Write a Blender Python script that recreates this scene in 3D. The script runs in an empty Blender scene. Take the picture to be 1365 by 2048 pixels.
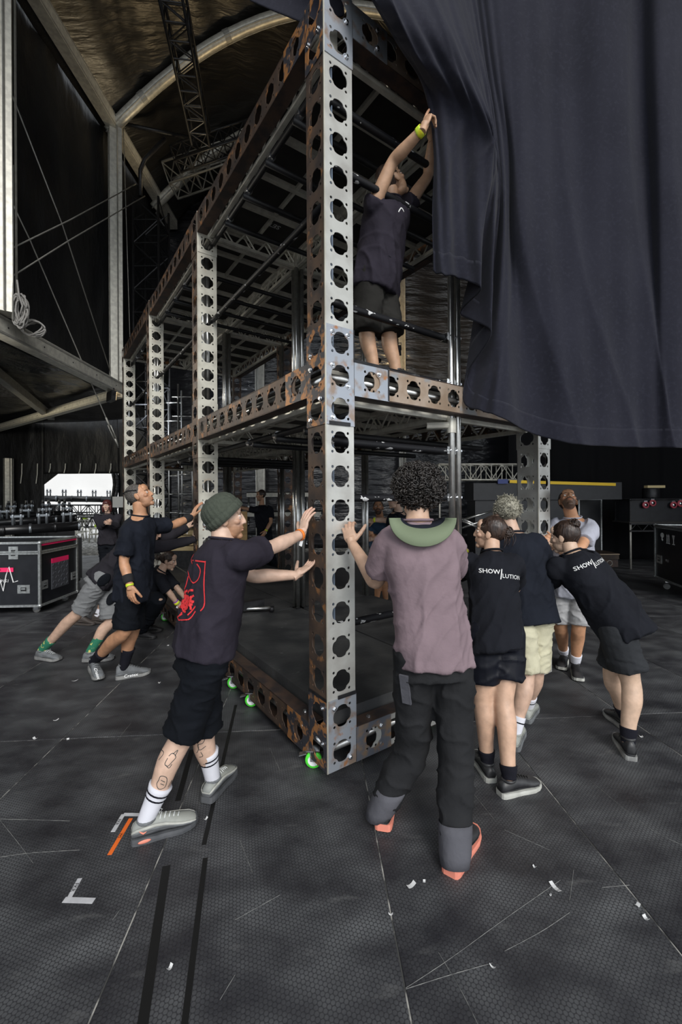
import bpy, bmesh, math, random
import numpy as np
from mathutils import Vector, Matrix
from mathutils.geometry import tessellate_polygon
from mathutils.bvhtree import BVHTree
random.seed(7); np.random.seed(7)
SC = bpy.context.scene
COL = SC.collection

# ---------------------------------------------------------------- camera
FPX = 845.6; CY = 994.8; CX = 682.5
CAM = np.array([-1.3276, -2.0200, 1.65]); YAW = 0.6162; ROLL = -0.0057
FW = np.array([math.sin(YAW), math.cos(YAW), 0.0])
RT = np.array([math.cos(YAW), -math.sin(YAW), 0.0]); UP = np.array([0, 0, 1.0])
R2 = math.cos(ROLL)*RT + math.sin(ROLL)*UP
U2 = -math.sin(ROLL)*RT + math.cos(ROLL)*UP
cam_d = bpy.data.cameras.new('camera'); cam = bpy.data.objects.new('camera', cam_d); COL.objects.link(cam)
cam_d.sensor_fit = 'HORIZONTAL'; cam_d.sensor_width = 36.0; cam_d.lens = FPX/1365*36.0
cam_d.shift_y = -(1024-CY)/1365; cam_d.clip_end = 300; cam_d.clip_start = 0.02
cam.matrix_world = Matrix(((R2[0], U2[0], -FW[0], CAM[0]), (R2[1], U2[1], -FW[1], CAM[1]), (R2[2], U2[2], -FW[2], CAM[2]), (0, 0, 0, 1)))
SC.camera = cam

# ---------------------------------------------------------------- light: overcast daylight through the open stage front
w = bpy.data.worlds.new('overcast_sky'); SC.world = w; w.use_nodes = True
w.node_tree.nodes['Background'].inputs[0].default_value = (0.88, 0.94, 1.0, 1)
w.node_tree.nodes['Background'].inputs[1].default_value = 1.5
sun_d = bpy.data.lights.new('sun', 'SUN'); sun_d.energy = 2.0; sun_d.angle = math.radians(25); sun_d.color = (1, .97, .92)
sun = bpy.data.objects.new('sun', sun_d); COL.objects.link(sun)
_sd = Vector(tuple(FW*0.86 + RT*(-0.30) - UP*0.62))
sun.rotation_euler = _sd.to_track_quat('-Z', 'Y').to_euler()
SC.view_settings.view_transform = 'Standard'; SC.view_settings.look = 'None'
SC.view_settings.exposure = 0.14; SC.view_settings.gamma = 1.0; SC.view_settings.use_curve_mapping = False

# ---------------------------------------------------------------- helpers
def P(px, py, d):
    return CAM + d*(FW + (px-CX)/FPX*R2 - (py-CY)/FPX*U2)
def G(px, py, z=0.0):
    v = FW + (px-CX)/FPX*R2 - (py-CY)/FPX*U2
    return CAM + v*((z-CAM[2])/v[2])
def K(lat, dep, z):
    return np.array([CAM[0], CAM[1], 0]) + lat*RT + dep*FW + np.array([0, 0, z])
def nrm(v):
    v = np.asarray(v, float); n = np.linalg.norm(v); return v/n if n > 1e-12 else v
def A(*v): return np.array(v, float)

class MB:
    def __init__(s): s.v = []; s.f = []; s.m = []; s.cm = 0
    def add(s, vs, fs):
        o = len(s.v); s.v.extend([tuple(x) for x in vs]); s.f.extend([tuple(i+o for i in f) for f in fs]); s.m.extend([s.cm]*len(fs))
    def obox(s, c, ax, ay, az):
        c = np.asarray(c, float); vs = [c+i*np.asarray(ax)+j*np.asarray(ay)+k*np.asarray(az) for k in (-1, 1) for j in (-1, 1) for i in (-1, 1)]
        s.add(vs, [(0, 2, 3, 1), (4, 5, 7, 6), (0, 1, 5, 4), (2, 6, 7, 3), (0, 4, 6, 2), (1, 3, 7, 5)])
    def box(s, lo, hi):
        lo = np.asarray(lo, float); hi = np.asarray(hi, float); c = (lo+hi)/2; h = (hi-lo)/2
        s.obox(c, (h[0], 0, 0), (0, h[1], 0), (0, 0, h[2]))
    def beam(s, a, b, wid, hei, up=(0, 0, 1)):
        a = np.asarray(a, float); b = np.asarray(b, float); d = nrm(b-a); x = np.cross(d, up)
        if np.linalg.norm(x) < 1e-4: x = np.cross(d, (1, 0, 0))
        x = nrm(x); y = np.cross(x, d); s.obox((a+b)/2, (b-a)/2, x*wid/2, y*hei/2)
    def loft(s, rings, cap=True, closed=True):
        n = len(rings[0]); o = len(s.v)
        for r in rings: s.v.extend([tuple(x) for x in r])
        fs = []
        for i in range(len(rings)-1):
            for j in range(n if closed else n-1):
                k = (j+1) % n; fs.append((o+i*n+j, o+i*n+k, o+(i+1)*n+k, o+(i+1)*n+j))
        if cap and closed:
            fs.append(tuple(o+j for j in range(n))[::-1]); fs.append(tuple(o+(len(rings)-1)*n+j for j in range(n)))
        s.f.extend(fs); s.m.extend([s.cm]*len(fs))
    def tube(s, path, r, n=8, cap=True):
        path = [np.asarray(p, float) for p in path]; m = len(path)
        rs = [r]*m if np.isscalar(r) else r
        t0 = nrm(path[1]-path[0]); u = np.cross(t0, (0, 0, 1))
        if np.linalg.norm(u) < 1e-3: u = np.cross(t0, (1, 0, 0))
        u = nrm(u); rings = []
        for i in range(m):
            t = nrm(path[min(i+1, m-1)]-path[max(i-1, 0)]); u = nrm(u-t*np.dot(u, t)); v = np.cross(t, u)
            rings.append([path[i]+rs[i]*(math.cos(2*math.pi*k/n)*u+math.sin(2*math.pi*k/n)*v) for k in range(n)])
        s.loft(rings, cap)
    def ell(s, c, ax, ay, az, nu=14, nv=9):
        c = np.asarray(c, float); ax, ay, az = map(lambda q: np.asarray(q, float), (ax, ay, az)); rings = []
        for i in range(1, nv):
            t = math.pi*i/nv; rings.append([c-az*math.cos(t)+math.sin(t)*(ax*math.cos(2*math.pi*k/nu)+ay*math.sin(2*math.pi*k/nu)) for k in range(nu)])
        o = len(s.v); s.loft(rings, False)
        b = len(s.v); s.v.append(tuple(c-az)); s.v.append(tuple(c+az)); L = o+(nv-2)*nu
        for k in range(nu):
            s.f.append((o+(k+1) % nu, o+k, b)); s.f.append((L+k, L+(k+1) % nu, b+1)); s.m.extend([s.cm]*2)
    def ball(s, c, r, nu=12, nv=8): s.ell(c, (r, 0, 0), (0, r, 0), (0, 0, r), nu, nv)
    def lathe(s, c, prof, axis=(0, 0, 1), n=20, cap=True):
        a = nrm(axis); u = np.cross(a, (0, 0, 1))
        if np.linalg.norm(u) < 1e-3: u = A(1, 0, 0)
        u = nrm(u); v = np.cross(a, u)
        s.loft([[np.asarray(c)+a*h+r*(math.cos(2*math.pi*k/n)*u+math.sin(2*math.pi*k/n)*v) for k in range(n)] for r, h in prof], cap)
    def mesh(s, name, off=(0, 0, 0)):
        me = bpy.data.meshes.new(name); off = np.asarray(off)
        me.from_pydata([tuple(np.asarray(x)-off) for x in s.v], [], s.f)
        if any(s.m): me.polygons.foreach_set('material_index', s.m)
        return me
    def build(s, name, mats, parent=None, smooth=False, fixn=False, **tags):
        off = wloc(parent); me = s.mesh(name, off)
        if fixn:
            bm = bmesh.new(); bm.from_mesh(me); bmesh.ops.recalc_face_normals(bm, faces=bm.faces); bm.to_mesh(me); bm.free()
        return link(name, me, mats, parent, smooth, **tags)
def wloc(o):
    l = np.zeros(3)
    while o is not None: l += np.array(o.location); o = o.parent
    return l
def link(name, me, mats, parent=None, smooth=False, **tags):
    o = bpy.data.objects.new(name, me); COL.objects.link(o)
    if not isinstance(mats, (list, tuple)): mats = [mats]
    if not me.materials:
        for m in mats: me.materials.append(m)
    if smooth: me.polygons.foreach_set('use_smooth', [True]*len(me.polygons))
    if parent: o.parent = parent
    for k, v in tags.items(): o[k] = v
    return o
def thing(name, loc, label, cat, group=None):
    o = bpy.data.objects.new(name, None); COL.objects.link(o); o.location = tuple(loc); o.empty_display_size = .1
    o['label'] = label; o['category'] = cat
    if group: o['group'] = group
    return o
def evalmesh(o):
    dg = bpy.context.evaluated_depsgraph_get(); dg.update()
    return bpy.data.meshes.new_from_object(o.evaluated_get(dg))
def remesh(me, voxel, smooth=4, fac=.5):
    o = bpy.data.objects.new('tmp', me); COL.objects.link(o)
    r = o.modifiers.new('r', 'REMESH'); r.mode = 'VOXEL'; r.voxel_size = voxel
    if smooth:
        s = o.modifiers.new('s', 'SMOOTH'); s.iterations = smooth; s.factor = fac
    out = evalmesh(o); bpy.data.objects.remove(o); bpy.data.meshes.remove(me); return out
def mverts(me):
    a = np.empty(len(me.vertices)*3, np.float32); me.vertices.foreach_get('co', a); return a.reshape(-1, 3).astype(float)
def mnorm(me):
    a = np.empty(len(me.vertices)*3, np.float32); me.vertices.foreach_get('normal', a); return a.reshape(-1, 3).astype(float)
def setv(me, v): me.vertices.foreach_set('co', v.astype(np.float32).ravel()); me.update()
def joinm(name, meshes):
    """join meshes (verts already in the same space) keeping material indices"""
    vs = []; fs = []; mi = []; o = 0
    for me in meshes:
        v = mverts(me); vs.append(v)
        for p in me.polygons: fs.append([i+o for i in p.vertices]); mi.append(p.material_index)
        o += len(v)
    out = bpy.data.meshes.new(name); out.from_pydata(np.vstack(vs).tolist(), [], fs); out.polygons.foreach_set('material_index', mi); return out
def cr(pts, n):
    """Catmull-Rom resample of control points to n samples"""
    p = np.asarray(pts, float); m = len(p); t = np.linspace(0, m-1, n); i = np.clip(t.astype(int), 0, m-2); f = (t-i)[:, None]
    p0 = p[np.clip(i-1, 0, m-1)]; p1 = p[i]; p2 = p[i+1]; p3 = p[np.clip(i+2, 0, m-1)]
    return .5*((2*p1)+(-p0+p2)*f+(2*p0-5*p1+4*p2-p3)*f*f+(-p0+3*p1-3*p2+p3)*f**3)
def wob(v, sc, seed=0):
    """cheap smooth 3-D noise"""
    r = np.random.RandomState(seed); o = np.zeros(len(v))
    for k in range(6):
        d = r.normal(size=3); d /= np.linalg.norm(d); o += np.sin(v@d*sc*(.7+.25*k)+r.rand()*6.28)*(1/(1+.4*k))
    return o/2.5
def copytree(o, parent=None, loc=None):
    c = o.copy(); COL.objects.link(c); c.parent = parent
    if loc is not None: c.location = tuple(loc)
    for ch in list(o.children): copytree(ch, c)
    return c

# ---------------------------------------------------------------- materials
def mk(name, c1, c2=None, rough=.6, metal=0., sc=8., det=4., lo=.4, hi=.6, bump=0., bsc=40., bdist=.02, c3=None, sc3=30., lo3=.6, hi3=.7, spec=.5, stretch=None, sheen=0., rough2=None):
    m = bpy.data.materials.new(name); m.use_nodes = True; nt = m.node_tree; N = nt.nodes; L = nt.links
    b = N['Principled BSDF']; b.inputs['Roughness'].default_value = rough; b.inputs['Metallic'].default_value = metal
    b.inputs['Specular IOR Level'].default_value = spec
    if sheen: b.inputs['Sheen Weight'].default_value = sheen; b.inputs['Sheen Roughness'].default_value = .6
    b.inputs['Base Color'].default_value = (*c1, 1)
    if c2 is None and c3 is None and not bump: return m
    tc = N.new('ShaderNodeTexCoord'); mp = N.new('ShaderNodeMapping'); L.new(tc.outputs['Object'], mp.inputs[0])
    if stretch: mp.inputs['Scale'].default_value = stretch
    cur = None
    def nz(scale, lo, hi, d=det):
        n = N.new('ShaderNodeTexNoise'); n.inputs['Scale'].default_value = scale; n.inputs['Detail'].default_value = d; L.new(mp.outputs[0], n.inputs['Vector'])
        r = N.new('ShaderNodeMapRange'); r.inputs[1].default_value = lo; r.inputs[2].default_value = hi; L.new(n.outputs[0], r.inputs[0]); return n, r
    def mix(fac, a, col):
        x = N.new('ShaderNodeMix'); x.data_type = 'RGBA'; L.new(fac, x.inputs[0])
        if isinstance(a, tuple): x.inputs[6].default_value = (*a, 1)
        else: L.new(a, x.inputs[6])
        x.inputs[7].default_value = (*col, 1); return x.outputs[2]
    cur = c1
    if c2 is not None:
        n, r = nz(sc, lo, hi); cur = mix(r.outputs[0], cur, c2)
        if rough2 is not None:
            rr = N.new('ShaderNodeMapRange'); L.new(r.outputs[0], rr.inputs[0]); rr.inputs[3].default_value = rough; rr.inputs[4].default_value = rough2; L.new(rr.outputs[0], b.inputs['Roughness'])
    if c3 is not None:
        n, r = nz(sc3, lo3, hi3, 6.); cur = mix(r.outputs[0], cur, c3)
    if not isinstance(cur, tuple): L.new(cur, b.inputs['Base Color'])
    if bump:
        n, r = nz(bsc, 0., 1., 5.); bu = N.new('ShaderNodeBump'); bu.inputs['Strength'].default_value = bump; bu.inputs['Distance'].default_value = bdist
        L.new(n.outputs[0], bu.inputs['Height']); L.new(bu.outputs[0], b.inputs['Normal'])
    return m
M = {}
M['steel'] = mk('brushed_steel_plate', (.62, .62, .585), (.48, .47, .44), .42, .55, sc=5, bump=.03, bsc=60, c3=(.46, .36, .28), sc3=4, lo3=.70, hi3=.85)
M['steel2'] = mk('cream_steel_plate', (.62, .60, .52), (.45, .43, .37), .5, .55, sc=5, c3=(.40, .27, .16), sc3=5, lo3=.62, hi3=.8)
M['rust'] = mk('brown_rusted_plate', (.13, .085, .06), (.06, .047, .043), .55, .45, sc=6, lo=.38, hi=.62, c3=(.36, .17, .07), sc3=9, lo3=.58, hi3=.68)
M['rustgus'] = mk('mottled_orange_rust', (.05, .05, .06), (.42, .19, .07), .5, .4, sc=14, lo=.50, hi=.56, c3=(.20, .12, .08), sc3=22, lo3=.58, hi3=.66)
M['bluegus'] = mk('blued_steel_gusset', (.40, .43, .48), (.33, .25, .20), .42, .6, sc=9, lo=.50, hi=.62, c3=(.45, .22, .11), sc3=13, lo3=.62, hi3=.70)
M['darkgus'] = mk('dark_blued_gusset', (.16, .17, .20), (.30, .21, .14), .42, .6, sc=12, lo=.46, hi=.60, c3=(.36, .20, .10), sc3=20, lo3=.60, hi3=.70)
M['tan'] = mk('tan_rust_beam', (.42, .33, .26), (.33, .24, .17), .5, .5, sc=7, c3=(.30, .31, .32), sc3=5, lo3=.6, hi3=.7)
M['dbrown'] = mk('dark_brown_flange', (.10, .065, .05), (.05, .04, .04), .55, .4, sc=9)
M['zinc'] = mk('zinc_bolt', (.75, .77, .80), None, .25, 1.)
M['tube'] = mk('galvanised_tube', (.62, .62, .60), (.50, .50, .49), .28, .95, sc=20)
M['alu'] = mk('aluminium_profile', (.70, .68, .60), (.56, .54, .48), .42, .35, sc=12)
M['alud'] = mk('dull_aluminium', (.42, .41, .37), (.34, .33, .30), .5, .4, sc=10)
M['bpipe'] = mk('black_painted_pipe', (.008, .008, .010), None, .55, 0., spec=.3, c3=(.62, .62, .62), sc3=26, lo3=.615, hi3=.64, stretch=(.5, .5, 1))
M['bpipe2'] = mk('black_pipe', (.008, .008, .009), (.014, .014, .016), .5, 0., spec=.35)
M['blackmetal'] = mk('black_metal', (.016, .016, .018), (.028, .028, .03), .42, .4, sc=20)
M['ply'] = mk('black_ply_underside', (.018, .016, .015), (.028, .025, .022), .6, sc=5)
M['deck'] = mk('black_deck_top', (.030, .031, .033), (.075, .075, .074), .5, 0, sc=3.2, lo=.42, hi=.75, bump=.12, bsc=30, c3=(.16, .16, .155), sc3=14, lo3=.66, hi3=.8)
M['strap'] = mk('blue_grey_webbing', (.26, .32, .42), (.20, .26, .35), .6)
M['green'] = mk('green_wheel', (.10, .78, .06), None, .35)
M['white'] = mk('white_plastic', (.78, .79, .80), None, .4)
M['tarp'] = mk('black_tarpaulin', (.012, .012, .013), (.02, .02, .02), .48, 0, sc=1.5, bump=1., bsc=2.2, bdist=.10, stretch=(1, 1, .4), spec=.3)
M['tarpr'] = mk('black_roof_skin', (.012, .011, .010), (.02, .018, .016), .33, 0, sc=1.5, bump=.7, bsc=5., bdist=.05, stretch=(.25, 1.4, .3))
M['tarpc'] = mk('crinkled_black_plastic', (.014, .015, .018), (.022, .022, .025), .22, 0, sc=1.5, bump=1., bsc=2.6, bdist=.10, stretch=(.4, .4, 1.8))
M['tarpm'] = mk('matt_black_drape', (.006, .006, .007), None, .9, spec=.2)
M['curtain'] = mk('charcoal_stage_wool', (.0175, .0180, .0275), (.0130, .0134, .0210), .95, 0, sc=2.2, lo=.3, hi=.7, bump=.15, bsc=9, spec=.12, sheen=.06, c3=(.022, .0228, .034), sc3=40, lo3=.5, hi3=.8)
# ================================================================ the setting
def floor_material():
    m = bpy.data.materials.new('black_hex_stage_floor'); m.use_nodes = True; nt = m.node_tree; N = nt.nodes; L = nt.links; b = N['Principled BSDF']
    tc = N.new('ShaderNodeTexCoord')
    def vm(op, a, bb=None):
        n = N.new('ShaderNodeVectorMath'); n.operation = op
        for i, q in enumerate((a, bb)):
            if q is None: continue
            if isinstance(q, tuple): n.inputs[i].default_value = q
            else: L.new(q, n.inputs[i])
        return n
    def ma(op, a, bb=None, cl=False):
        n = N.new('ShaderNodeMath'); n.operation = op; n.use_clamp = cl
        for i, q in enumerate((a, bb)):
            if q is None: continue
            if isinstance(q, (int, float)): n.inputs[i].default_value = q
            else: L.new(q, n.inputs[i])
        return n.outputs[0]
    pch = .0165
    rot = N.new('ShaderNodeVectorRotate'); rot.rotation_type = 'Z_AXIS'; L.new(tc.outputs['Object'], rot.inputs['Vector']); rot.inputs['Angle'].default_value = .35
    cell = (pch, pch*1.7320508, 1.)
    flat = vm('MULTIPLY', rot.outputs[0], (1, 1, 0)).outputs[0]
    def lat(off):
        q = vm('ADD', flat, off).outputs[0]; fl = N.new('ShaderNodeVectorMath'); fl.operation = 'MODULO'
        q2 = vm('ADD', q, (pch*3000, pch*1.7320508*3000, 0)).outputs[0]
        L.new(q2, fl.inputs[0]); fl.inputs[1].default_value = cell
        c = vm('SUBTRACT', fl.outputs[0], (pch/2, pch*.8660254, 0)).outputs[0]; c = vm('MULTIPLY', c, (1, 1, 0)).outputs[0]
        l = N.new('ShaderNodeVectorMath'); l.operation = 'LENGTH'; L.new(c, l.inputs[0]); return l.outputs['Value']
    d = ma('MINIMUM', lat((0, 0, 0)), lat((pch/2, pch*.8660254, 0)))
    dot = N.new('ShaderNodeMapRange'); dot.inputs[1].default_value = pch*.36; dot.inputs[2].default_value = pch*.50; dot.inputs[3].default_value = 1; dot.inputs[4].default_value = 0; L.new(d, dot.inputs[0])
    def nz(s, lo, hi, det=6, st=None):
        n = N.new('ShaderNodeTexNoise'); n.inputs['Scale'].default_value = s; n.inputs['Detail'].default_value = det
        if st:
            mp = N.new('ShaderNodeMapping'); mp.inputs['Scale'].default_value = st; mp.inputs['Rotation'].default_value = (0, 0, .5); L.new(tc.outputs['Object'], mp.inputs[0]); L.new(mp.outputs[0], n.inputs['Vector'])
        else: L.new(tc.outputs['Object'], n.inputs['Vector'])
        r = N.new('ShaderNodeMapRange'); r.inputs[1].default_value = lo; r.inputs[2].default_value = hi; L.new(n.outputs[0], r.inputs[0]); return r.outputs[0]
    worn = nz(3.6, .33, .74, 9, (.8, 1.3, 1)); big = nz(.7, .35, .7); scr = nz(3., .64, .74, 4, (1.2, 4, 1)); fine = nz(90., .4, .75, 3)
    def mix(f, a, bb):
        x = N.new('ShaderNodeMix'); x.data_type = 'RGBA'
        for i, q in ((0, f), (6, a), (7, bb)):
            if isinstance(q, tuple): x.inputs[i].default_value = (*q, 1)
            elif isinstance(q, float): x.inputs[i].default_value = q
            else: L.new(q, x.inputs[i])
        return x.outputs[2]
    base = mix(big, (.012, .0115, .0145), (.021, .0212, .026))
    dots = mix(worn, (.027, .027, .032), (.140, .145, .152))
    dfac = ma('MULTIPLY', dot.outputs[0], ma('ADD', .35, ma('MULTIPLY', worn, .65)))
    c = mix(dfac, base, dots)
    c = mix(ma('MULTIPLY', worn, .30), c, (.072, .074, .076))
    c = mix(ma('MULTIPLY', scr, .25), c, (.20, .20, .195))
    c = mix(ma('MULTIPLY', fine, .12), c, (.15, .15, .15))
    L.new(c, b.inputs['Base Color'])
    rr = N.new('ShaderNodeMapRange'); L.new(worn, rr.inputs[0]); rr.inputs[3].default_value = .42; rr.inputs[4].default_value = .62; L.new(rr.outputs[0], b.inputs['Roughness'])
    b.inputs['Specular IOR Level'].default_value = .45
    bu = N.new('ShaderNodeBump'); bu.inputs['Strength'].default_value = .35; bu.inputs['Distance'].default_value = .0015; L.new(dot.outputs[0], bu.inputs['Height']); L.new(bu.outputs[0], b.inputs['Normal'])
    return m
M['floor'] = floor_material()
M['seam'] = mk('dusty_floor_seam', (.06, .06, .058), (.42, .41, .38), .9, sc=9, lo=.46, hi=.58)
M['ground'] = mk('pale_gravel_ground', (.46, .45, .43), (.36, .35, .34), .9, sc=6)
# floor substrate (what shows in the seams) and its panels, laid at a slight angle to the lens
FA = YAW-.068; fF = A(math.sin(FA), math.cos(FA), 0); fR = A(math.cos(FA), -math.sin(FA), 0)
mb = MB(); cen = K(0, 6, 0); mb.obox(cen-A(0, 0, .06), fR*16, fF*12.5, A(0, 0, .0565)); FLOOR = mb.build('floor', M['seam'], None, kind='structure')
FLOOR['label'] = 'black hex-grip stage floor of butted panels'
org = K(0, 2.05, 0); org = org-A(0, 0, org[2])
mb = MB(); pw, pl = 1.015, 2.44
# panel mesh, chamfered top edge so that joints read
h = .0026
def panel_mesh():
    q = MB(); a, bb = pw/2-.003, pl/2-.003
    q.loft([[(-a, -bb, -.02), (a, -bb, -.02), (a, bb, -.02), (-a, bb, -.02)], [(-a, -bb, -.002), (a, -bb, -.002), (a, bb, -.002), (-a, bb, -.002)], [(-a+.002, -bb+.002, 0), (a-.002, -bb+.002, 0), (a-.002, bb-.002, 0), (-a+.002, bb-.002, 0)]])
    return q.mesh('floor_panel')
pm = panel_mesh(); pm.materials.append(M['floor'])
base0 = CAM*A(1, 1, 0)+FW*3.05+RT*(.165+.0)  # seam crossing measured on the photo
for i in range(-8, 9):
    for j in range(-3, 4):
        c = base0+fR*((i+.5)*pw-.07)+fF*((j+.5)*pl)
        if np.dot(c-CAM, FW) < -3.5: continue
        o = bpy.data.objects.new('floor_panel', pm); COL.objects.link(o); o.parent = FLOOR
        o.rotation_euler = (0, 0, -FA); o.location = (c[0], c[1], 0.0)
SCRM = mk('pale_scratch', (.20, .20, .19), (.09, .09, .09), .8, 0, sc=30)
for pts_ in ([(878, 1905), (925, 1985), (962, 2060)], [(812, 1976), (900, 1918), (1010, 1838), (1122, 1760)], [(812, 1978), (900, 1950), (985, 1926)], [(1010, 1902), (1085, 1862), (1140, 1825)], [(1148, 1740), (1140, 1800)], [(0, 1638), (80, 1640), (140, 1642)], [(160, 1700), (60, 1706), (-10, 1716)], [(-10, 1628), (40, 1690), (66, 1726)], [(480, 1680), (505, 1744)], [(930, 1565), (990, 1640)], [(1180, 1560), (1290, 1650), (1365, 1690)], [(235, 1480), (262, 1446)], [(540, 1496), (560, 1540)], [(1205, 1775), (1260, 1770)], [(560, 1790), (470, 1840)], [(1010, 1660), (1100, 1700)], [(240, 1820), (225, 1840)], [(470, 1950), (440, 2000)]):
    q = MB(); q_ = cr([G(*p, .0006) for p in pts_], 8) if len(pts_) > 2 else np.array([G(*pts_[0], .0006), G(*pts_[1], .0006)]); q.tube(list(q_), .0011, 4); q.build('scratch', SCRM, FLOOR)
mb = MB(); mb.box((-120, -120, -.3), (120, 120, -.13)); mb.build('ground', M['ground'], None, kind='structure')

# tent hall: camera-aligned walls
def wallquad(name, pts, mat, nu=1, nv=1, amp=0., seed=0, thick=.03, kind='structure', freq=3., vert=True):
    a, b_, c, d = [np.asarray(p, float) for p in pts]; vs = []; n = nrm(np.cross(b_-a, d-a)); rng = np.random.RandomState(seed)
    ph = rng.rand(8)*6.28
    for j in range(nv+1):
        for i in range(nu+1):
            u, v = i/nu, j/nv; p = (a*(1-u)+b_*u)*(1-v)+(d*(1-u)+c*u)*v
            L = np.linalg.norm(b_-a)*u; H = np.linalg.norm(d-a)*v
            q = L if vert else H
            o = math.sin(q*freq+ph[0]+.5*math.sin(H*.7+ph[1]))*.5+math.sin(q*freq*2.3+ph[2]+.8*math.sin(H*.9+ph[3]))*.3+math.sin(H*1.1+q*.6+ph[4])*.4
            vs.append(p+n*amp*o)
    fs = [(j*(nu+1)+i, j*(nu+1)+i+1, (j+1)*(nu+1)+i+1, (j+1)*(nu+1)+i) for j in range(nv) for i in range(nu)]
    q = MB(); q.add(vs, fs); o = q.build(name, mat, None, smooth=amp > 0)
    s = o.modifiers.new('thickness', 'SOLIDIFY'); s.thickness = thick; s.offset = 0
    if kind: o['kind'] = kind
    return o
wallquad('wall_left', [K(-5.62, 4.4, 4.25), K(-5.62, 14.2, 4.25), K(-5.62, 14.2, 11.6), K(-5.62, 4.4, 11.6)], M['tarp'], 60, 20, .05, 1)
wallquad('wall_left_front', [K(-5.62, -3, 0), K(-5.62, 4.5, 0), K(-5.62, 4.5, 11.6), K(-5.62, -3, 11.6)], M['tarpm'], 1, 1, 0, 1)
wallquad('wall_back', [K(-5.9, 13.8, 0), K(13, 13.8, 0), K(13, 13.8, 13.6), K(-5.9, 13.8, 13.6)], M['tarpc'], 150, 40, .07, 2, freq=2.2)
wallquad('wall_right', [K(9.5, 5, 0), K(9.5, 14, 0), K(9.5, 14, 12), K(9.5, 5, 12)], M['tarpm'], 1, 1)
# pleated black drape behind the right-hand cases
wallquad('wall_drape', [K(4.6, 11.6, 0), K(9.6, 10.6, 0), K(9.6, 10.6, 5.5), K(4.6, 11.6, 5.5)], M['tarpm'], 200, 30, .05, 5, freq=9.)
# vaulted roof skin between the arches
def roofz(lat): return 13.4-.0985*abs(lat-0)**2 if abs(lat) < 5.6 else 13.4-.0985*5.6**2-(abs(lat)-5.6)*1.0
vs = []; nu, nv = 60, 48
for j in range(nv+1):
    for i in range(nu+1):
        lat = -5.6+i*(16.0/nu); dep = -2.5+j*(16.4/nv)
        z = 13.35-.0985*min(lat, 5.5)**2+.035*math.sin(lat*7+2*math.sin(dep*.8))+.03*math.sin(lat*13+dep)
        if lat > 5.5: z -= (lat-5.5)*1.0
        vs.append(K(lat, dep, z+.12))
mb = MB(); mb.add(vs, [(j*(nu+1)+i, j*(nu+1)+i+1, (j+1)*(nu+1)+i+1, (j+1)*(nu+1)+i) for j in range(nv) for i in range(nu)])
o = mb.build('ceiling', M['tarpr'], None, smooth=True); o['kind'] = 'structure'; s = o.modifiers.new('t', 'SOLIDIFY'); s.thickness = .03
# arches and rafters
def archz(lat): return 13.25-.0985*lat*lat
def aluprofile(name, path, r, label, lugs=True):
    q = MB(); q.tube(path, r, 12); t = thing(name, path[0], label, 'roof beam'); q.build('profile_tube', M['alu'], t, smooth=True)
    path = [np.asarray(p) for p in path]
    q = MB()
    for off in (-.62, .62):
        q.tube([p+A(0, 0, -.1)*.0+nrm(np.cross(nrm(path[-1]-path[0]), (0, 0, 1)))*r*off*1.35-A(0, 0, r*.7) for p in path], r*.12, 6)
    q.build('keder_rail', M['alud'], t, smooth=True)
    if lugs:
        for k in range(2, len(path)-1, 5):
            q = MB(); d = nrm(path[k+1]-path[k]); q.lathe(path[k]-d*.07, [(r*1.08, 0), (r*1.08, .14)], d, 14); q.build('splice_collar', M['alud'], t)
    return t
lats = np.linspace(-5.45, 5.4, 28)
aluprofile('roof_arch', [K(l, 10.0, archz(l)) for l in lats], .125, 'pale aluminium roof arch tube nearest the lens, sweeping up from the eaves')
aluprofile('roof_arch', [K(l, 12.4, archz(l)-.15) for l in lats], .13, 'second aluminium roof arch tube, lower and farther back behind the black trusses')
aluprofile('roof_arch', [K(l, 5.0, archz(l)) for l in lats], .13, 'aluminium roof arch tube above the nearest tent post at the left edge')
def boxbeam(name, a, b_, wid, hei, label, mat='alu', holes=0, cat='beam'):
    t = thing(name, a, label, cat); q = MB(); q.beam(a, b_, wid, hei); q.build('profile', M[mat], t)
    a = np.asarray(a); b_ = np.asarray(b_); d = nrm(b_-a); x = np.cross(d, (0, 0, 1))
    x = nrm(x) if np.linalg.norm(x) > .01 else RT; y = np.cross(x, d)
    q = MB()
    for sx in (-1, 1):
        q.beam(a+x*sx*wid*.5-y*hei*.38, b_+x*sx*wid*.5-y*hei*.38, .015, .03, y); q.beam(a+x*sx*wid*.5+y*hei*.38, b_+x*sx*wid*.5+y*hei*.38, .015, .03, y)
    q.build('keder_channel', M['alud'], t)
    for k in range(holes):
        p = a+(b_-a)*((k+.5)/holes)
        for sx in (-1, 1):
            q = MB(); q.lathe(p+x*sx*(wid/2-.002), [(.014, 0), (.014, .006)], x*sx, 8); q.build('bolt_hole', M['blackmetal'], t)
    return t
boxbeam('eaves_beam', K(-5.33, 4.8, 10.55), K(-5.33, 13.6, 10.45), .22, .30, 'long aluminium eaves beam running back along the top left of the tent', 'alu', 0, 'roof beam')
boxbeam('tent_post', K(-5.3, 10.0, 4.36), K(-5.3, 10.0, 10.4), .20, .26, 'tall pale aluminium tent post beside the black truss tower', 'alu', 14, 'post')
boxbeam('tent_post', K(-5.02, 6.25, 4.4), K(-5.02, 6.25, 10.6), .30, .30, 'near aluminium tent post cut by the left photo edge', 'alu', 8, 'post')
boxbeam('side_beam', K(-5.1, 5.2, 4.25), K(-5.2, 10.0, 4.22), .20, .28, 'horizontal aluminium beam between the two left tent posts with coiled rope on it', 'alu', 6)
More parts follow.
